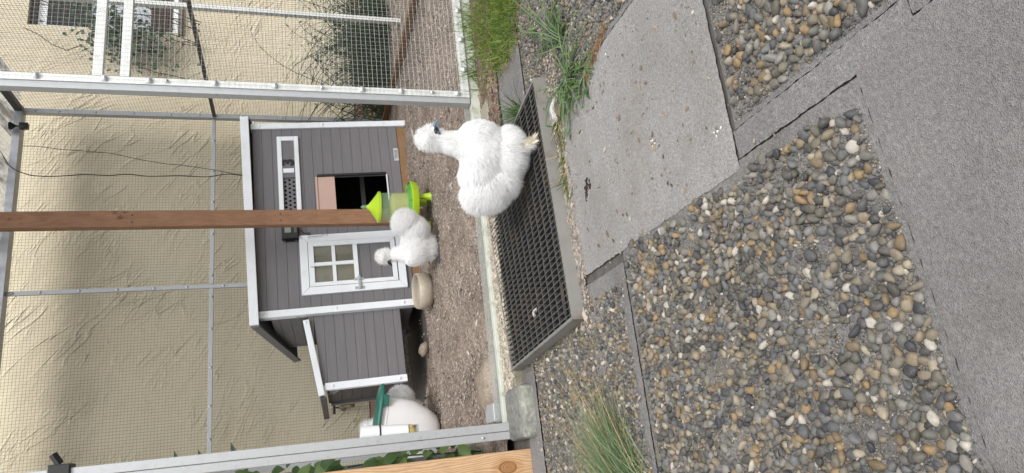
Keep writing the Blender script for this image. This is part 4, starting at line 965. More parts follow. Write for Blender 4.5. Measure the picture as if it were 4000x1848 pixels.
# ------------------------------------------------------------ tap on the wall
tpn = empty('garden_tap', (0.455, 5.60, 0.40)); tag(tpn, 'old brass garden tap with black handle on the stucco wall', 'tap')
mb = MB(); mb.tube([(0, 0, 0), (0, -0.10, 0), (0, -0.13, -0.01), (0, -0.15, -0.045), (0, -0.15, -0.075)], 0.013, 10); mb.tube([(0, -0.07, -0.016), (0, -0.07, 0.035)], [0.019, 0.013], 10); mb.lathe([(0.024, -0.012), (0.024, 0.0), (0.0001, 0.002)], (0, -0.002, 0), 16, Euler((R(90), 0, 0)).to_matrix()); mb.build('tap_body', M('old_brass', (126, 112, 92), 0.5, 0.5, 0.2, 30), tpn, True)
mb = MB(); mb.tube([(0, -0.07, 0.035), (0, -0.07, 0.065)], 0.006, 8); mb.tube([(-0.045, -0.07, 0.068), (0.045, -0.07, 0.068)], 0.010, 8); mb.build('handle', m_black, tpn, True)

# ------------------------------------------------------------ small fittings
mb = MB(); mb.box((-0.022, -0.02, -0.045), (0.022, 0.02, 0.01), bev=0.006); mb.tube([(0, 0, 0.01), (0, 0, 0.035)], 0.006, 8); mb.lathe([(0.006, 0.03), (0.028, 0.062), (0.028, 0.070), (0.0001, 0.07)], (0, 0, 0), 16); o = mb.build('camera', m_black, None, angle=40); o.location = (2.541, 5.18, 2.535); tag(o, 'small black camera on a stem under the run roof', 'camera')
mb = MB(); mb.box((0.060, 2.586, 1.418), (0.118, 2.652, 1.482), bev=0.004); mb.tube([(0.118, 2.60, 1.45), (0.150, 2.595, 1.47)], 0.012, 8); o = mb.build('clamp', m_black); tag(o, 'black clamp round the aluminium pole by the timber post', 'clamp')
mb = MB(); mb.tube([(3.95, 4.9, 0.02), (3.40, 4.9, 0.03)], 0.012, 8); mb.blob((3.30, 4.9, 0.025), (0.085, 0.05, 0.05), (0, 0.2, 0), 0.15, 3, 3); mb.tube([(3.3, 4.9, 0.02), (3.22, 4.88, 0.13)], 0.016, 8); o = mb.build('hose_fitting', m_black, None, True); tag(o, 'black hose fitting lying by the wall beyond the mesh', 'hose fitting')
mb = MB(); mb.tube([(3.473, 5.0, 0.187), (3.354, 5.0, 0.178), (3.346, 5.0, 0.12)], 0.008, 6); o = mb.build('bracket', m_white); tag(o, 'thin bent white bracket among the dark stems', 'bracket')

# ------------------------------------------------------------ plants
def blades(name, roots, dirs, L, w, mat, segs=4, droop=0.7, spread=0.3, seed=0, label=None, cat=None, kind=None, parent=None):
    rs = np.random.default_rng(seed); P = np.array(roots, float); D0 = nrm(np.array(dirs, float) + rs.normal(0, spread, (len(P), 3)))
    D1 = D0.copy(); D1[:, 2] -= droop * rs.uniform(0.3, 1.2, len(P)); D1 = nrm(D1 + rs.normal(0, spread * .6, (len(P), 3)))
    V, q, t = strands(P, D0, D1, np.asarray(L), np.asarray(w), segs, rs); o = npmesh(name, V, [q, t], mat, parent)
    if label: tag(o, label, cat, kind=kind)
    return o
rs = np.random.default_rng(21)
# lawn-like clump on the right in front of the panel
def clump_pts(n, seed=0):
    rs = np.random.default_rng(seed); X = rs.uniform(1.40, 2.6, n); Y = rs.uniform(2.0, 2.60, n)
    left = 1.42 + 0.05 * np.sin(Y * 19) + 0.12 * np.clip(Y - 2.30, 0, 1) / .3 + 0.03 * np.sin(Y * 47); lo = 2.04 + 0.03 * np.sin(X * 23); keep = (X > left + rs.normal(0, 0.035, n)) & (Y > lo) & (Y < 2.58 - 0.08 * np.sin(X * 9) ** 2)
    return X[keep], Y[keep]
X, Y_ = clump_pts(12500, 1); n = len(X)
blades('grass', np.stack([X, Y_, np.full(n, -0.05)], 1), np.tile([(-0.35, -0.35, 0.9)], (n, 1)), rs.uniform(0.03, 0.085, n), rs.uniform(0.0010, 0.0020, n), m_grass, 4, 0.9, 0.45, 22, 'bright green grass growing before the mesh panel', 'grass', 'stuff')
X, Y_ = clump_pts(4200, 3); n = len(X)
blades('dry_grass', np.stack([X - .03, Y_, np.full(n, -0.05)], 1), np.tile([(-0.3, -0.2, 0.45)], (n, 1)), rs.uniform(0.02, 0.06, n), rs.uniform(0.0006, 0.0012, n), m_straw, 4, 0.5, 0.6, 23, 'dry straw blades at the foot of the green grass', 'dry grass', 'stuff')
n = 140; X = rs.uniform(1.50, 1.95, n); Y_ = rs.normal(2.60, 0.012, n)
blades('grass', np.stack([X, Y_, np.full(n, -0.04)], 1), np.tile([(-0.1, 0.05, 1.0)], (n, 1)), rs.uniform(0.05, 0.13, n), rs.uniform(0.0012, 0.0024, n), m_grass, 5, 0.5, 0.3, 24, 'green grass blades poking through the mesh panel', 'grass', 'stuff')
# tuft at the grating
tf = empty('grass_tuft', (1.13, 2.10, -0.04)); tag(tf, 'dark green grass tuft at the right rim of the grating', 'grass tuft')
n = 85; P = rs.normal(0, 0.010, (n, 3)); P[:, 2] = 0; D = np.stack([rs.normal(0.05, .55, n), rs.uniform(-.3, 1.0, n), rs.uniform(.35, 1.0, n)], 1)
blades('blade', P, D, rs.uniform(0.05, 0.14, n), rs.uniform(0.0013, 0.0024, n), m_grassd, 5, 0.5, 0.12, 25, parent=tf)['kind'] = 'stuff'
n = 7; blades('seed_stalk', P[:n], np.tile([(0.12, 1.0, 0.55)], (n, 1)), rs.uniform(0.25, 0.36, n), np.full(n, 0.0010), m_grassd, 7, 0.55, 0.14, 26, parent=tf)['kind'] = 'stuff'
# broad-bladed weed in the slab joint
def leaf(mb, p, d, L, w, curl=0.3, up=(0, 0, 1), seg=5):
    p, d = Vector(p), Vector(d).normalized(); s_ = d.cross(Vector(up)); s_ = s_.normalized() if s_.length > 1e-4 else Vector((1, 0, 0)); vs = []; cur = p
    for k in range(seg + 1):
        t = k / seg; ww = w * (math.sin(math.pi * (t ** 0.75)) * 0.92 + 0.08 * (1 - t)); n_ = s_.cross(d)
        vs += [cur - s_ * ww + n_ * (ww * .25), cur, cur + s_ * ww + n_ * (ww * .25)]; d = (d + Vector((0, 0, -curl / seg))).normalized(); cur = cur + d * (L / seg)
    b = len(mb.v); mb.add(vs, [(3 * k + j, 3 * k + j + 1, 3 * k + j + 4, 3 * k + j + 3) for k in range(seg) for j in (0, 1)])
def weed(name, c, n, rad, label, seed, stalks=8, dirs=None, mat=m_leaf, smat=m_sage):
    rr = random.Random(seed); e = empty(name, c); tag(e, label, 'weed'); ms, ml = MB(), MB()
    for i in range(n):
        a = rr.uniform(0, 6.28) if not dirs else rr.gauss(*dirs); el = rr.uniform(0.15, 0.8); L = rad * rr.uniform(0.35, 1.0)
        d = Vector((math.cos(a) * math.cos(el), math.sin(a) * math.cos(el), math.sin(el))); pts = [Vector((rr.gauss(0, .012), rr.gauss(0, .012), 0))]
        for k in range(5): pts.append(pts[-1] + d * L / 5); d = (d + Vector((rr.gauss(0, .12), rr.gauss(0, .12), -0.16))).normalized(); pts[-1].z = max(pts[-1].z, 0.003)
        ms.tube(pts, [0.0026, .0024, .0022, .0019, .0015, .0010], 5)
        for k in range(1, 6):
            if rr.random() < 0.75:
                aa = a + rr.choice((-1, 1)) * rr.uniform(0.3, 1.1); leaf(ml, pts[k], (math.cos(aa), math.sin(aa), rr.uniform(0.0, 0.7)), rr.uniform(0.018, 0.045), rr.uniform(0.0022, 0.0058), rr.uniform(.2, 1.0))
    ms.build('stem', smat, e, True); ml.build('leaf', mat, e, True)['kind'] = 'stuff'; return e
weed('joint_weed', (1.03, 1.70, ZO), 42, 0.20, 'trampled green weed with a white feather in the slab joint', 5)
weed('joint_weed', (1.16, 1.70, ZO), 26, 0.26, 'long stemmed green weed lying over the pebble slab', 6, dirs=(0.2, 0.5))
weed('joint_weed', (0.98, 1.60, ZO), 12, 0.09, 'small leafy weed on the smooth slab corner', 7)
n = 200; P = np.stack([rs.uniform(0.74, 1.02, n), 1.838 - np.abs(rs.normal(0, 0.016, n)), np.full(n, ZO + .003)], 1); P[:, 1] -= (P[:, 0] - .74) * .02
blades('dry_grass', P, np.tile([(-1.0, 0.05, 0.12)], (n, 1)), rs.uniform(0.015, 0.07, n), rs.uniform(0.0006, 0.0014, n), m_straw, 4, 0.12, 0.35, 31, 'dry straw strands along the front of the grating', 'dry grass', 'stuff')
n = 90; P = P[:n].copy(); P[:, 0] = rs.uniform(0.72, 0.98, n); blades('grass', P, np.tile([(-1.0, 0.0, 0.15)], (n, 1)), rs.uniform(0.03, 0.08, n), rs.uniform(0.0012, 0.0026, n), m_grassd, 4, 0.12, 0.35, 32, 'green blades lying along the front of the grating', 'grass', 'stuff')
n = 420; t_ = rs.random(n); P = np.stack([0.962 + 0.075 * t_ + rs.normal(0, .008, n), 1.60 - 0.16 * t_ + rs.normal(0, .008, n), np.full(n, ZO + .004)], 1)
blades('dry_roots', P, rs.normal(0, 1, (n, 3)) * [1, 1, .35], rs.uniform(0.01, 0.035, n), rs.uniform(0.0005, 0.0010, n), m_root, 4, 0.1, 0.3, 33, 'matted reddish dry roots in the slab joint', 'dry roots', 'stuff')
# wispy grass, lower left
wg = empty('ornamental_grass', (-0.10, 1.70, ZO)); tag(wg, 'wispy grey green grass tuft fanning over the pebbles', 'ornamental grass')
n = 760; P = np.stack([rs.normal(-0.05, .055, n), rs.normal(0.0, .050, n), np.zeros(n)], 1); D = np.stack([rs.normal(.72, .22, n), rs.normal(0.18, .22, n), rs.uniform(.18, .75, n)], 1)
blades('blade', P, D, rs.uniform(0.10, 0.27, n), rs.uniform(0.0007, 0.0013, n), m_sage, 6, 0.55, 0.06, 34, parent=wg)['kind'] = 'stuff'
n = 170; P = P[:n]; D = np.stack([rs.normal(.85, .2, n), rs.normal(0.38, .25, n), rs.uniform(.15, .6, n)], 1)
blades('dry_blade', P, D, rs.uniform(0.18, 0.36, n), rs.uniform(0.0005, 0.0009, n), m_straw, 6, 0.5, 0.07, 35, parent=wg)['kind'] = 'stuff'
# moss fringe beside the grating
n = 1500; t_ = rs.random(n); P = np.stack([0.335 - 0.055 * t_ - np.abs(rs.normal(0, .014, n)), 1.86 + 0.60 * t_, np.full(n, ZO)], 1)
blades('moss', P, rs.normal(0, 1, (n, 3)) * [1, 1, .4] + [-.2, 0, .5], rs.uniform(0.004, 0.013, n), rs.uniform(0.0007, 0.0014, n), m_moss, 3, 0.3, 0.3, 36, 'brown green moss along the left side of the grating', 'moss', 'stuff')
n = 900; P = np.stack([rs.uniform(0.0, 0.28, n), 2.352 + rs.normal(0, .006, n), np.full(n, ZO)], 1)
n = 1200; P = np.stack([rs.uniform(0.12, 0.9, n), rs.normal(2.617, 0.010, n), np.full(n, -0.016)], 1); P = P[(wob(P, 14, 3)[:, 0] > 0.1)]; n = len(P)
blades('moss', P, rs.normal(0, 1, (n, 3)) * [1, 1, .4] + [0, -.2, .5], rs.uniform(0.003, 0.008, n), rs.uniform(0.0006, 0.0012, n), m_moss, 3, 0.3, 0.3, 37, 'thin green moss on the kerb before the sill', 'moss', 'stuff')
# climber behind the timber post
cl = empty('climber', (0.0, 2.85, -0.03)); tag(cl, 'broad leaved green climber behind the pale timber post', 'climber'); rr = random.Random(9); ml = MB(); ms = MB()
def ovate(mb, p, d, L, w, nrmv, curl=0.25):
    p, d = Vector(p), Vector(d).normalized(); n_ = Vector(nrmv).normalized(); s_ = d.cross(n_).normalized(); vs = []; cur = p; seg = 7
    prof = [0.10, 0.70, 1.0, 0.98, 0.82, 0.58, 0.30, 0.02]
    for k in range(seg + 1):
        ww = w * prof[k]; vs += [cur - s_ * ww + n_ * (ww * .22), cur - s_ * ww * .5 + n_ * (ww * .16), cur, cur + s_ * ww * .5 + n_ * (ww * .16), cur + s_ * ww + n_ * (ww * .22)]; d = (d - n_ * (curl / seg)).normalized(); cur = cur + d * (L / seg)
    mb.add(vs, [(5 * k + j, 5 * k + j + 1, 5 * k + j + 6, 5 * k + j + 5) for k in range(seg) for j in range(4)])
for i in range(260):
    z = rr.uniform(0.05, 1.30); x = rr.uniform(-0.14, 0.048) - max(0, z - .85) * .12; y = rr.uniform(-0.06, 0.14)
    a = rr.gauss(-0.9, 0.9); d = (math.sin(a) * .8 + .3, -0.45, -0.55 + rr.gauss(0, .35)); L = rr.uniform(0.045, 0.085)
    ovate(ml, (x, y, z), d, L, L * 0.30, (rr.gauss(0.1, .25), -0.8, 0.6 + rr.gauss(0, .2)))
for k in range(7):
    x = -0.2 + k * .035; ms.tube([(x, 0.05, -0.02), (x + .02, 0.04, .35), (x - .01, 0.06, .75), (x + .015, .05, 1.15)], 0.0032, 5)
ms.build('stem', m_stem, cl, True); ml.build('leaf', m_leaf, cl, True)['kind'] = 'stuff'
ml = MB()
for (x, y, z, L) in ((0.16, 3.4, 1.245, .10), (0.155, 3.4, 1.15, .085), (0.17, 3.4, 1.02, .12), (0.12, 3.42, 1.02, .09), (0.11, 3.4, 1.1, .1)):
    leaf(ml, (x - L * .9, y, z - L * .35), (1.0, 0, 0.42), L, L * .13, 0.1, (0, -1, .2))
ob = ml.build('leaf', m_leafd, None, True); ob.location = (0, 0, 0); tag(ob, 'slim dark leaf tips reaching in from behind the aluminium pole', 'leaves', kind='stuff')
mb = MB(); mb.box((-0.5, 3.05, -0.03), (0.02, 3.07, 0.95)); o = mb.build('grey_board', M('grey_board', (128, 130, 132), 0.7, 0, .05)); tag(o, 'plain grey board behind the green climber', 'board')
# arching dark stems beyond the mesh
pl_ = empty('bramble', (3.25, 5.0, -0.02)); tag(pl_, 'dark green arching stems growing between mesh and wall', 'shrub'); ms, ml = MB(), MB(); rr = random.Random(14)
for i in range(95):
    a = rr.uniform(0, 6.28); x, y = rr.gauss(0.05, .30), rr.gauss(0.05, .16); L = rr.uniform(0.45, 1.45); d = Vector((math.cos(a) * .35, math.sin(a) * .18, 1)).normalized(); pts = [Vector((x, y, 0))]
    for k in range(9):
        pts.append(pts[-1] + d * L / 9); d = (d + Vector((math.cos(a) * .16, math.sin(a) * .08, -0.13)) + Vector((rr.gauss(0, .07), rr.gauss(0, .05), 0))).normalized()
    ms.tube(pts, [0.0045 - .0004 * k for k in range(10)], 4)
    for k in range(1, 10):
        for _ in range(3 if k < 5 else 1):
            aa = rr.uniform(0, 6.28); leaf(ml, pts[k], (math.cos(aa), math.sin(aa) * .6, rr.uniform(-.5, .5)), rr.uniform(.03, .075), rr.uniform(.004, .010), .5, seg=3)
ms.build('stem', m_leafd, pl_, True); ml.build('leaf', m_leafd, pl_, True)['kind'] = 'stuff'
n = 1300; P = np.stack([rs.normal(0.0, .30, n), rs.normal(0.02, .16, n), np.zeros(n)], 1); P[:, 0] = np.clip(P[:, 0], -.45, .9)
blades('blade', P, np.tile([(0, 0, 1.0)], (n, 1)), rs.uniform(0.15, 0.62, n), rs.uniform(0.002, 0.005, n), m_leafd, 4, 0.8, 0.35, 41, parent=pl_)['kind'] = 'stuff'
# vine on the wall by the window
vn = empty('wall_vine', (3.55, 5.45, 1.6)); tag(vn, 'leafy dark vine hanging before the house window', 'vine'); ms, ml = MB(), MB(); rr = random.Random(15)
for i in range(9):
    x = rr.uniform(-0.25, .35); p = Vector((x + .2, .06, 1.1)); pts = [p.copy()]
    for k in range(12): p = p + Vector((-0.03 + rr.gauss(0, .03), rr.gauss(0, .012), -0.105)); p.y = min(p.y, .10); pts.append(p.copy())
    ms.tube(pts, 0.004, 4)
for i in range(700):
    t_ = rr.random(); z = rr.gauss(0.42, .17) ; x = rr.gauss(-0.05 + (z - .42) * .45, .13); 
    ovate(ml, (x, rr.uniform(-.10, .08), z), (rr.gauss(0, .6), -0.3, -.8), rr.uniform(.03, .055), rr.uniform(.009, .016), (rr.gauss(0, .4), -.8, .5))
ms.build('stem', m_vinestem, vn, True); ml.build('leaf', m_leafd, vn, True)['kind'] = 'stuff'
# weed leaf right of the coop
wl = empty('corner_weed', (2.80, 5.42, -0.01)); tag(wl, 'leafy green weed at the wall foot right of the coop', 'weed'); ml = MB(); rr = random.Random(17)
for i in range(40):
    a = rr.uniform(0, 6.28); ovate(ml, (rr.gauss(0, .05), rr.gauss(0, .03), rr.uniform(.0, .16)), (math.cos(a), math.sin(a) * .6, rr.uniform(-.2, .6)), rr.uniform(.04, .08), rr.uniform(.010, .020), (0, -.5, .8))
ml.build('leaf', m_leaf, wl, True)['kind'] = 'stuff'; mb = MB()
for k in range(5): mb.tube([(rr.gauss(0, .03), 0, 0), (rr.gauss(0, .04), 0, .16)], 0.003, 5)
mb.build('stem', m_stem, wl, True)

# ------------------------------------------------------------ loose feathers, dry leaf, droppings
def feather(loc, d, L, label, n=70, seed=0, w=0.35, lift=0.012):
    rs = np.random.default_rng(seed); d = np.array(d, float); d /= np.linalg.norm(d); t_ = rs.random(n); side = np.cross(d, [0, 0, 1]); sg = rs.choice([-1, 1], n)
    P = d[None] * (t_ * L * .75)[:, None] + np.array([[0, 0, 1]]) * (lift * np.sin(t_ * 3))[:, None]; D = d[None] * rs.uniform(.6, 1.2, n)[:, None] + side[None] * (sg * rs.uniform(.1, .8, n) * w * 2)[:, None] + np.array([0, 0, 1])[None] * rs.uniform(-.1, .5, n)[:, None]
    V, q, t3 = strands(P, nrm(D), nrm(D + d[None] * .8), rs.uniform(.25, .5, n) * L, np.full(n, 0.00055), 3, rs); o = npmesh('feather', V, [q, t3], m_hen); o.location = loc; return tag(o, label, 'feather')
feather((1.005, 1.765, ZO + .035), (-0.95, 0.15, -.1), 0.075, 'fluffy white feather caught on the green weed', 150, 1)
feather((0.437, 2.125, GT + .002), (-0.9, .5, 0), 0.034, 'small white feather lying on the left of the grating', 60, 2)
feather((1.93, 4.0, -0.01), (0.5, .2, 0), 0.12, 'long thin white feather on the soil near the panel', 40, 3, .12)
feather((1.29, 3.12, -0.012), (-0.4, .5, 0), 0.05, 'downy white feather on the soil right of the feeder', 50, 4)
mb = MB(); mb.blob((0, 0, 0), (0.016, 0.011, 0.004), (0.3, .4, 0.4), .25, 5, 2); o = mb.build('dry_leaf', m_leafdry, None, True); o.location = (1.31, 2.40, ZO + .008); tag(o, 'curled orange brown leaf on the pale concrete', 'leaf')
mb = MB(); rr = random.Random(3)
def dung(c, n, r, label, mats=(m_droppings, M('grey_dung', (110, 100, 84), .95, 0, .3, 60))):
    o = empty('droppings', c); tag(o, label, 'droppings')
    for k, mt in enumerate(mats):
        mb = MB()
        for i in range(n): mb.blob((rr.gauss(0, r * 2), rr.gauss(0, r * 1.3), r * .3), (r * rr.uniform(.4, 1), r * rr.uniform(.4, .9), r * rr.uniform(.3, .6)), (rr.uniform(0, 3), 0, rr.uniform(0, 3)), .15, rr.randint(0, 99), 1)
        mb.build('lump', mt, o, True)['kind'] = 'stuff'
dung((0.645, 1.307, ZO), 7, 0.0045, 'grey and white droppings in the middle of the smooth slab')
dung((0.556, 1.074, ZO), 4, 0.0055, 'pale pebble like droppings at the near end of the smooth slab')
dung((0.961, 1.451, ZO), 5, 0.0045, 'brown droppings by the dry roots on the smooth slab')
mb = MB(); rr = random.Random(8)
for i in range(26): mb.blob((rr.gauss(0, .006), rr.gauss(0, .020), 0.0005), (rr.uniform(.003, .008), rr.uniform(.004, .010), .0016), (0, 0, rr.uniform(0, 3)), .25, rr.randint(0, 99), 1)
for i in range(10): mb.blob((rr.gauss(-.03, .006), rr.gauss(0, .014), 0.0005), (rr.uniform(.003, .007), rr.uniform(.003, .008), .0015), (0, 0, rr.uniform(0, 3)), .25, rr.randint(0, 99), 1)
o = mb.build('slab_hole_patch', M('hole_dark', (46, 34, 28), .95, 0, .4, 60, .5, 100)); o.scale = (.7, .7, 1); o.location = (0.690, 1.695, ZO + .003); o.rotation_euler = (0, 0, 1.15); tag(o, 'flat dark patch painted as a broken hole in the smooth slab', 'hole patch', kind='stuff')  # flat dark blobs paint the darkness of a broken hole in the slab

# ------------------------------------------------------------ hens
def fused(mb, voxel, smooth_it, name):
    me = bpy.data.meshes.new('tmp'); me.from_pydata([tuple(v) for v in mb.v], [], mb.f); o = bpy.data.objects.new('tmp', me); COL.objects.link(o)
    m = o.modifiers.new('r', 'REMESH'); m.mode = 'VOXEL'; m.voxel_size = voxel; s_ = o.modifiers.new('s', 'SMOOTH'); s_.iterations = smooth_it; s_.factor = 0.6
    dg = bpy.context.evaluated_depsgraph_get(); out = bpy.data.meshes.new_from_object(o.evaluated_get(dg)); out.name = name; bpy.data.objects.remove(o); return out
def capsule(mb, a, b, ra, rb, n=6):
    a, b = Vector(a), Vector(b)
    for k in range(n + 1):
        t = k / n; p = a.lerp(b, t); r = ra + (rb - ra) * t; mb.blob(p, (r, r, r), (0, 0, 0), 0, 0, 2)
def hen(loc, heading, label, blobs, neck, head, beak, legs, nfur=24000, seed=0, scale=1.0, group='white silkie hens', furk=1.0, face_side=(1, -1), beakmat=None, roll=0.0):
    """blobs: (centre, radii, flow vector, fur length, radial weight)"""
    root = empty('hen', loc, heading); root.scale = (scale,) * 3; tag(root, label, 'hen', group)
    rs = np.random.default_rng(seed); mb = MB()
    for c, r, fl, fur, rad in blobs: mb.blob(c, r, (0, 0, 0), 0, 0, 3)
    for (a, b, ra, rb) in neck: capsule(mb, a, b, ra, rb)
    hc, hr = head; mb.blob(hc, (hr * 1.15, hr, hr * 1.05), (0, 0, 0), 0, 0, 3)
    for L in legs: capsule(mb, L['hip'], L['ankle'], L.get('r', .016), .009, 5)
    me = fused(mb, 0.0055, 6, 'hen'); body = link('body', me, root, m_henskin, True)
    # fur
    nv = len(me.vertices); co = np.empty(nv * 3, np.float32); me.vertices.foreach_get('co', co); co = co.reshape(-1, 3); no = np.empty(nv * 3, np.float32); me.vertices.foreach_get('normal', no); no = no.reshape(-1, 3)
    me.calc_loop_triangles(); nt_ = len(me.loop_triangles); tri = np.empty(nt_ * 3, np.int32); me.loop_triangles.foreach_get('vertices', tri); tri = tri.reshape(-1, 3)
    a, b, c = co[tri[:, 0]], co[tri[:, 1]], co[tri[:, 2]]; ar = np.linalg.norm(np.cross(b - a, c - a), axis=1); pick = rs.choice(nt_, nfur, p=ar / ar.sum()); u, v = rs.random(nfur), rs.random(nfur); k = u + v > 1; u[k], v[k] = 1 - u[k], 1 - v[k]
    w0 = (1 - u - v)[:, None]; P = co[tri[pick, 0]] * w0 + co[tri[pick, 1]] * u[:, None] + co[tri[pick, 2]] * v[:, None]; N = nrm(no[tri[pick, 0]] * w0 + no[tri[pick, 1]] * u[:, None] + no[tri[pick, 2]] * v[:, None])
    cent = [np.array(x[0]) for x in blobs]; rad = [np.array(x[1]) for x in blobs]; fl = [np.array(x[2], float) for x in blobs]; fu = [x[3] for x in blobs]; rw = [x[4] for x in blobs]
    for (A, B, ra, rb) in neck:
        cent.append((np.array(A) + np.array(B)) / 2); rad.append(np.array([(ra + rb) / 2, (ra + rb) / 2, abs(B[2] - A[2]) / 2 + ra * .6])); fl.append(np.array([-.12, 0, -1.0])); fu.append(0.019); rw.append(0.20)
    D = np.stack([np.linalg.norm((P - c_) / r_2, axis=1) for c_, r_2 in zip(cent, rad)], 1); wgt = np.exp(-(D - D.min(1, keepdims=True)) * 7); wgt /= wgt.sum(1, keepdims=True)
    F = sum(wgt[:, i:i + 1] * (fl[i][None] + rw[i] * 2.0 * nrm(P - cent[i])) for i in range(len(cent))); L = sum(wgt[:, i] * fu[i] for i in range(len(cent)))
    Fn = nrm(F); clump = wob(P, 30, seed + 1) * 0.10 + wob(P, 95, seed) * 0.14
    D0 = nrm(N * 0.50 + Fn * 0.85 + clump + rs.normal(0, .12, P.shape)); D1 = nrm(Fn * 1.0 + N * 0.22 + clump * 0.6 + rs.normal(0, .13, P.shape) + np.array([0, 0, -0.12]))
    bare = np.zeros(len(P), bool)
    for s_ in (-1, 1):
        fc = np.array(hc) + np.array([hr * .62, s_ * hr * .66, -hr * .25]); bare |= np.linalg.norm((P - fc) / np.array([1.0, 1.0, .85]), axis=1) < hr * .80
    bare |= (P[:, 2] < 0.012)
    P, D0, D1, L = P[~bare], D0[~bare], D1[~bare], L[~bare]
    V, q, t3 = strands(P - D0 * .002, D0, D1, L * rs.uniform(.55, 1.15, len(P)) * furk, np.full(len(P), 0.00058), 4, rs)
    f = npmesh('plumage', V, [q, t3], m_hen, body); f['kind'] = 'stuff'
    # wing coverts, a flap of longer feathers on each side
    bc = np.array(blobs[0][0]); br = np.array(blobs[0][1])
    # face, eye, ear lobe, beak
    hv = Vector(hc)
    for s_ in face_side:
        mb = MB(); mb.blob(hv + Vector((hr * .52, s_ * hr * .52, -hr * .22)), (hr * .56, hr * .54, hr * .46), (0, 0, 0), .06, 1, 3); fo = mb.build('face', m_face, body, True)
        mb = MB(); mb.blob(hv + Vector((hr * .72, s_ * hr * 1.0, -hr * .12)), (.0042, .003, .0042)); mb.build('eye', m_eye, fo, True)
        mb = MB(); mb.blob(hv + Vector((hr * .22, s_ * hr * 1.02, -hr * .55)), (.0055, .003, .0050), (0, .5, 0), .15, 2); mb.build('earlobe', m_lobe, fo, True)
    b0, b1 = Vector(beak[0]), Vector(beak[1]); bm_ = b0.lerp(b1, .55) + Vector((0, 0, .0045)); n = 10
    for nm, dz, rr0, tip in (('upper_beak', 0.0015, .0068, b1), ('lower_beak', -0.0040, .0046, b0.lerp(b1, .8) + Vector((0, 0, -.001)))):
        mb = MB(); d0 = Vector((0, 0, dz)); mb.tube([b0 + d0, b0.lerp(bm_, .6) + d0, (bm_ if nm[0] == 'u' else b0.lerp(tip, .6)) + d0 * .7, b0.lerp(tip, .85) + (Vector((0, 0, .003)) if nm[0] == 'u' else d0 * .4), tip], [rr0, rr0 * .92, rr0 * .68, rr0 * .36, .0006], n); mb.build(nm, beakmat or m_beak, body, True)
    # feet
    for L in legs:
        ank = Vector(L['ankle']); mt = L.get('mat', m_cream); mb = MB(); fd_ = Vector(L.get('dir', (1, 0, 0))).normalized(); sd = Vector((-fd_.y, fd_.x, 0)); hub = Vector((ank.x, ank.y, 0.010)) + fd_ * .004
        mb.tube([ank + Vector((0, 0, .012)), ank.lerp(hub, .5), hub], [.0085, .0075, .0085], 8)
        for ang, ln in ((-32, .034), (0, .042), (32, .034), (150, .022), (120, .018)):
            d = fd_ * math.cos(R(ang)) + sd * math.sin(R(ang)) * L.get('side', 1); pts = [hub, hub + d * ln * .45 + Vector((0, 0, .003)), hub + d * ln * .85 + Vector((0, 0, -.002)), hub + d * ln * 1.15 + Vector((0, 0, -.006))]
            mb.tube(pts, [.0062, .0052, .0042, .0010], 7)
        mb.build('foot', L.get('skin', mt), body, True)
        if L.get('fluff', 1):
            n2 = 1500; t_ = rs.random(n2); A = np.array(L['hip']) * .6 + np.array(ank) * .4; B = np.array(hub) + np.array(fd_) * .020; Pf = A[None] * (1 - t_)[:, None] + B[None] * t_[:, None] + rs.normal(0, .0055, (n2, 3)); Pf[:, 2] = np.maximum(Pf[:, 2], .004)
            Df = nrm(rs.normal(0, .6, (n2, 3)) + np.array(fd_) * 1.0 * t_[:, None] + np.array([0, 0, -.25]) + np.array(sd)[None] * (-L.get('side', 1) * .4)); V, q, t3 = strands(Pf, Df, nrm(Df + [0, 0, -.3]), rs.uniform(.010, .024, n2), np.full(n2, .0005), 3, rs)
            ff = npmesh('foot_feathers', V, [q, t3], mt, body); ff['kind'] = 'stuff'
    return root, body
# 1: standing tall on the grating, its tail towards the pale post
B1 = [((0.025, 0, 0.160), (0.092, 0.080, 0.078), (-.8, 0, -.45), .026, .15),
      ((0.068, 0, 0.178), (0.058, 0.070, 0.072), (-.2, 0, -1), .026, .25),
      ((-0.092, 0, 0.140), (0.066, 0.076, 0.070), (-1.3, 0, .05), .034, .28),
      ((-0.108, 0, 0.168), (0.054, 0.062, 0.050), (-1.1, 0, .45), .034, .30),
      ((0.022, -0.008, 0.086), (0.086, 0.080, 0.063), (-.25, 0, -1), .030, .25),
      ((-0.058, 0, 0.103), (0.066, 0.070, 0.062), (-.8, 0, -.5), .032, .25),
      ((-0.036, 0, 0.172), (0.062, 0.072, 0.058), (-1, 0, .05), .028, .15),
      ((0.066, -0.004, 0.350), (0.027, 0.029, 0.025), (-.5, 0, .7), .021, .7),
      ((0.056, 0.0, 0.328), (0.022, 0.025, 0.024), (-.8, 0, -.4), .021, .45)]
N1 = [((0.044, 0, 0.190), (0.050, 0, 0.235), 0.060, 0.042), ((0.050, 0, 0.235), (0.058, 0, 0.310), 0.042, 0.027)]
L1 = [dict(hip=(0.034, -0.040, 0.070), ankle=(0.052, -0.082, 0.022), r=.012, dir=(0.75, -0.65, 0), side=1), dict(hip=(0.02, 0.02, 0.07), ankle=(0.010, 0.004, 0.020), dir=(0.95, -0.1, 0), side=1, skin=m_lobe, fluff=0)]
HD1 = math.atan2(-0.31, 0.95)
h1, b1_ = hen((0.920, 2.045, -0.010), HD1 - 0.12, 'large white silkie hen standing on the drain grating', B1, N1, ((0.080, 0, 0.324), 0.0245), ((0.098, 0, 0.322), (0.131, -0.002, 0.306)), L1, 70000, 11, 0.985)
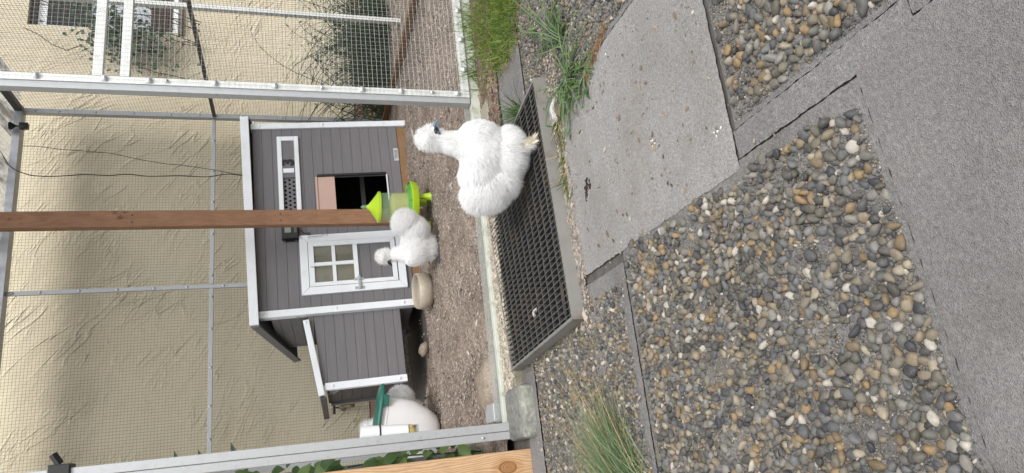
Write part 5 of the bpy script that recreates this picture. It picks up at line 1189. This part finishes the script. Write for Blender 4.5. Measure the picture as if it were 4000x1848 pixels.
# 2: walking left in front of the coop, neck stretched low
B2 = [((0.010, 0, 0.125), (0.088, 0.078, 0.074), (-.8, 0, -.4), .024, .15),
      ((0.050, 0, 0.140), (0.050, 0.060, 0.060), (-.2, 0, -1), .022, .25),
      ((-0.110, 0, 0.172), (0.062, 0.066, 0.058), (-1.1, 0, .35), .032, .30),
      ((-0.066, 0, 0.128), (0.070, 0.074, 0.066), (-1, 0, -.1), .030, .2),
      ((0.010, 0, 0.068), (0.062, 0.058, 0.045), (-.1, 0, -1), .026, .3),
      ((0.050, 0.004, 0.294), (0.026, 0.027, 0.022), (-.6, 0, .6), .024, .5),
      ((0.036, 0, 0.274), (0.020, 0.022, 0.018), (-.7, 0, -.1), .022, .7)]
N2 = [((0.040, 0, 0.165), (0.038, 0, 0.225), 0.046, 0.032), ((0.038, 0, 0.225), (0.056, 0, 0.262), 0.032, 0.021)]
L2 = [dict(hip=(0.02, 0.02, 0.06), ankle=(0.045, 0.03, 0.022), dir=(1, 0.3, 0), skin=m_beakd, fluff=0, r=.013), dict(hip=(-0.02, -0.02, 0.06), ankle=(-0.035, -0.01, 0.022), dir=(.8, .5, 0), skin=m_beakd, fluff=0, r=.013)]
h2, b2_ = hen((1.115, 3.62, -0.022), math.atan2(0.31, -0.95) - 0.05, 'smaller white silkie hen walking left before the coop door', B2, N2, ((0.064, 0, 0.266), 0.0205), ((0.078, 0, 0.260), (0.098, 0.002, 0.240)), L2, 44000, 12, 1.06, beakmat=m_beakd)
B3 = [((0.0, 0, 0.13), (0.085, 0.072, 0.070), (-.8, 0, -.4), .026, .2), ((0.050, 0, 0.150), (0.050, 0.060, 0.060), (-.2, 0, -1), .024, .25), ((-0.105, 0, 0.155), (0.062, 0.066, 0.060), (-.4, 0, .30), .034, .9),
      ((0.0, 0, 0.07), (0.062, 0.058, 0.045), (-.1, 0, -1), .026, .3), ((0.090, 0, 0.345), (0.032, 0.034, 0.028), (-.3, 0, .6), .028, .7), ((0.066, 0, 0.31), (0.022, 0.024, 0.02), (-.6, 0, -.3), .026, .7)]
N3 = [((0.050, 0, 0.19), (0.076, 0, 0.300), 0.042, 0.024)]
L3 = [dict(hip=(0.02, 0.02, 0.06), ankle=(0.03, 0.03, 0.022), dir=(1, 0, 0), skin=m_beakd, fluff=0), dict(hip=(-0.01, -0.02, 0.06), ankle=(-0.02, -0.03, 0.022), dir=(1, 0, 0), skin=m_beakd, fluff=0)]
h3, b3_ = hen((0.285, 4.235, 0.012), math.atan2(0.72, -0.70), 'white silkie hen mostly hidden behind the feed bin', B3, N3, ((0.094, 0, 0.304), 0.022), ((0.108, 0, 0.300), (0.130, 0, 0.285)), L3, 24000, 13, 0.98, beakmat=m_beakd)
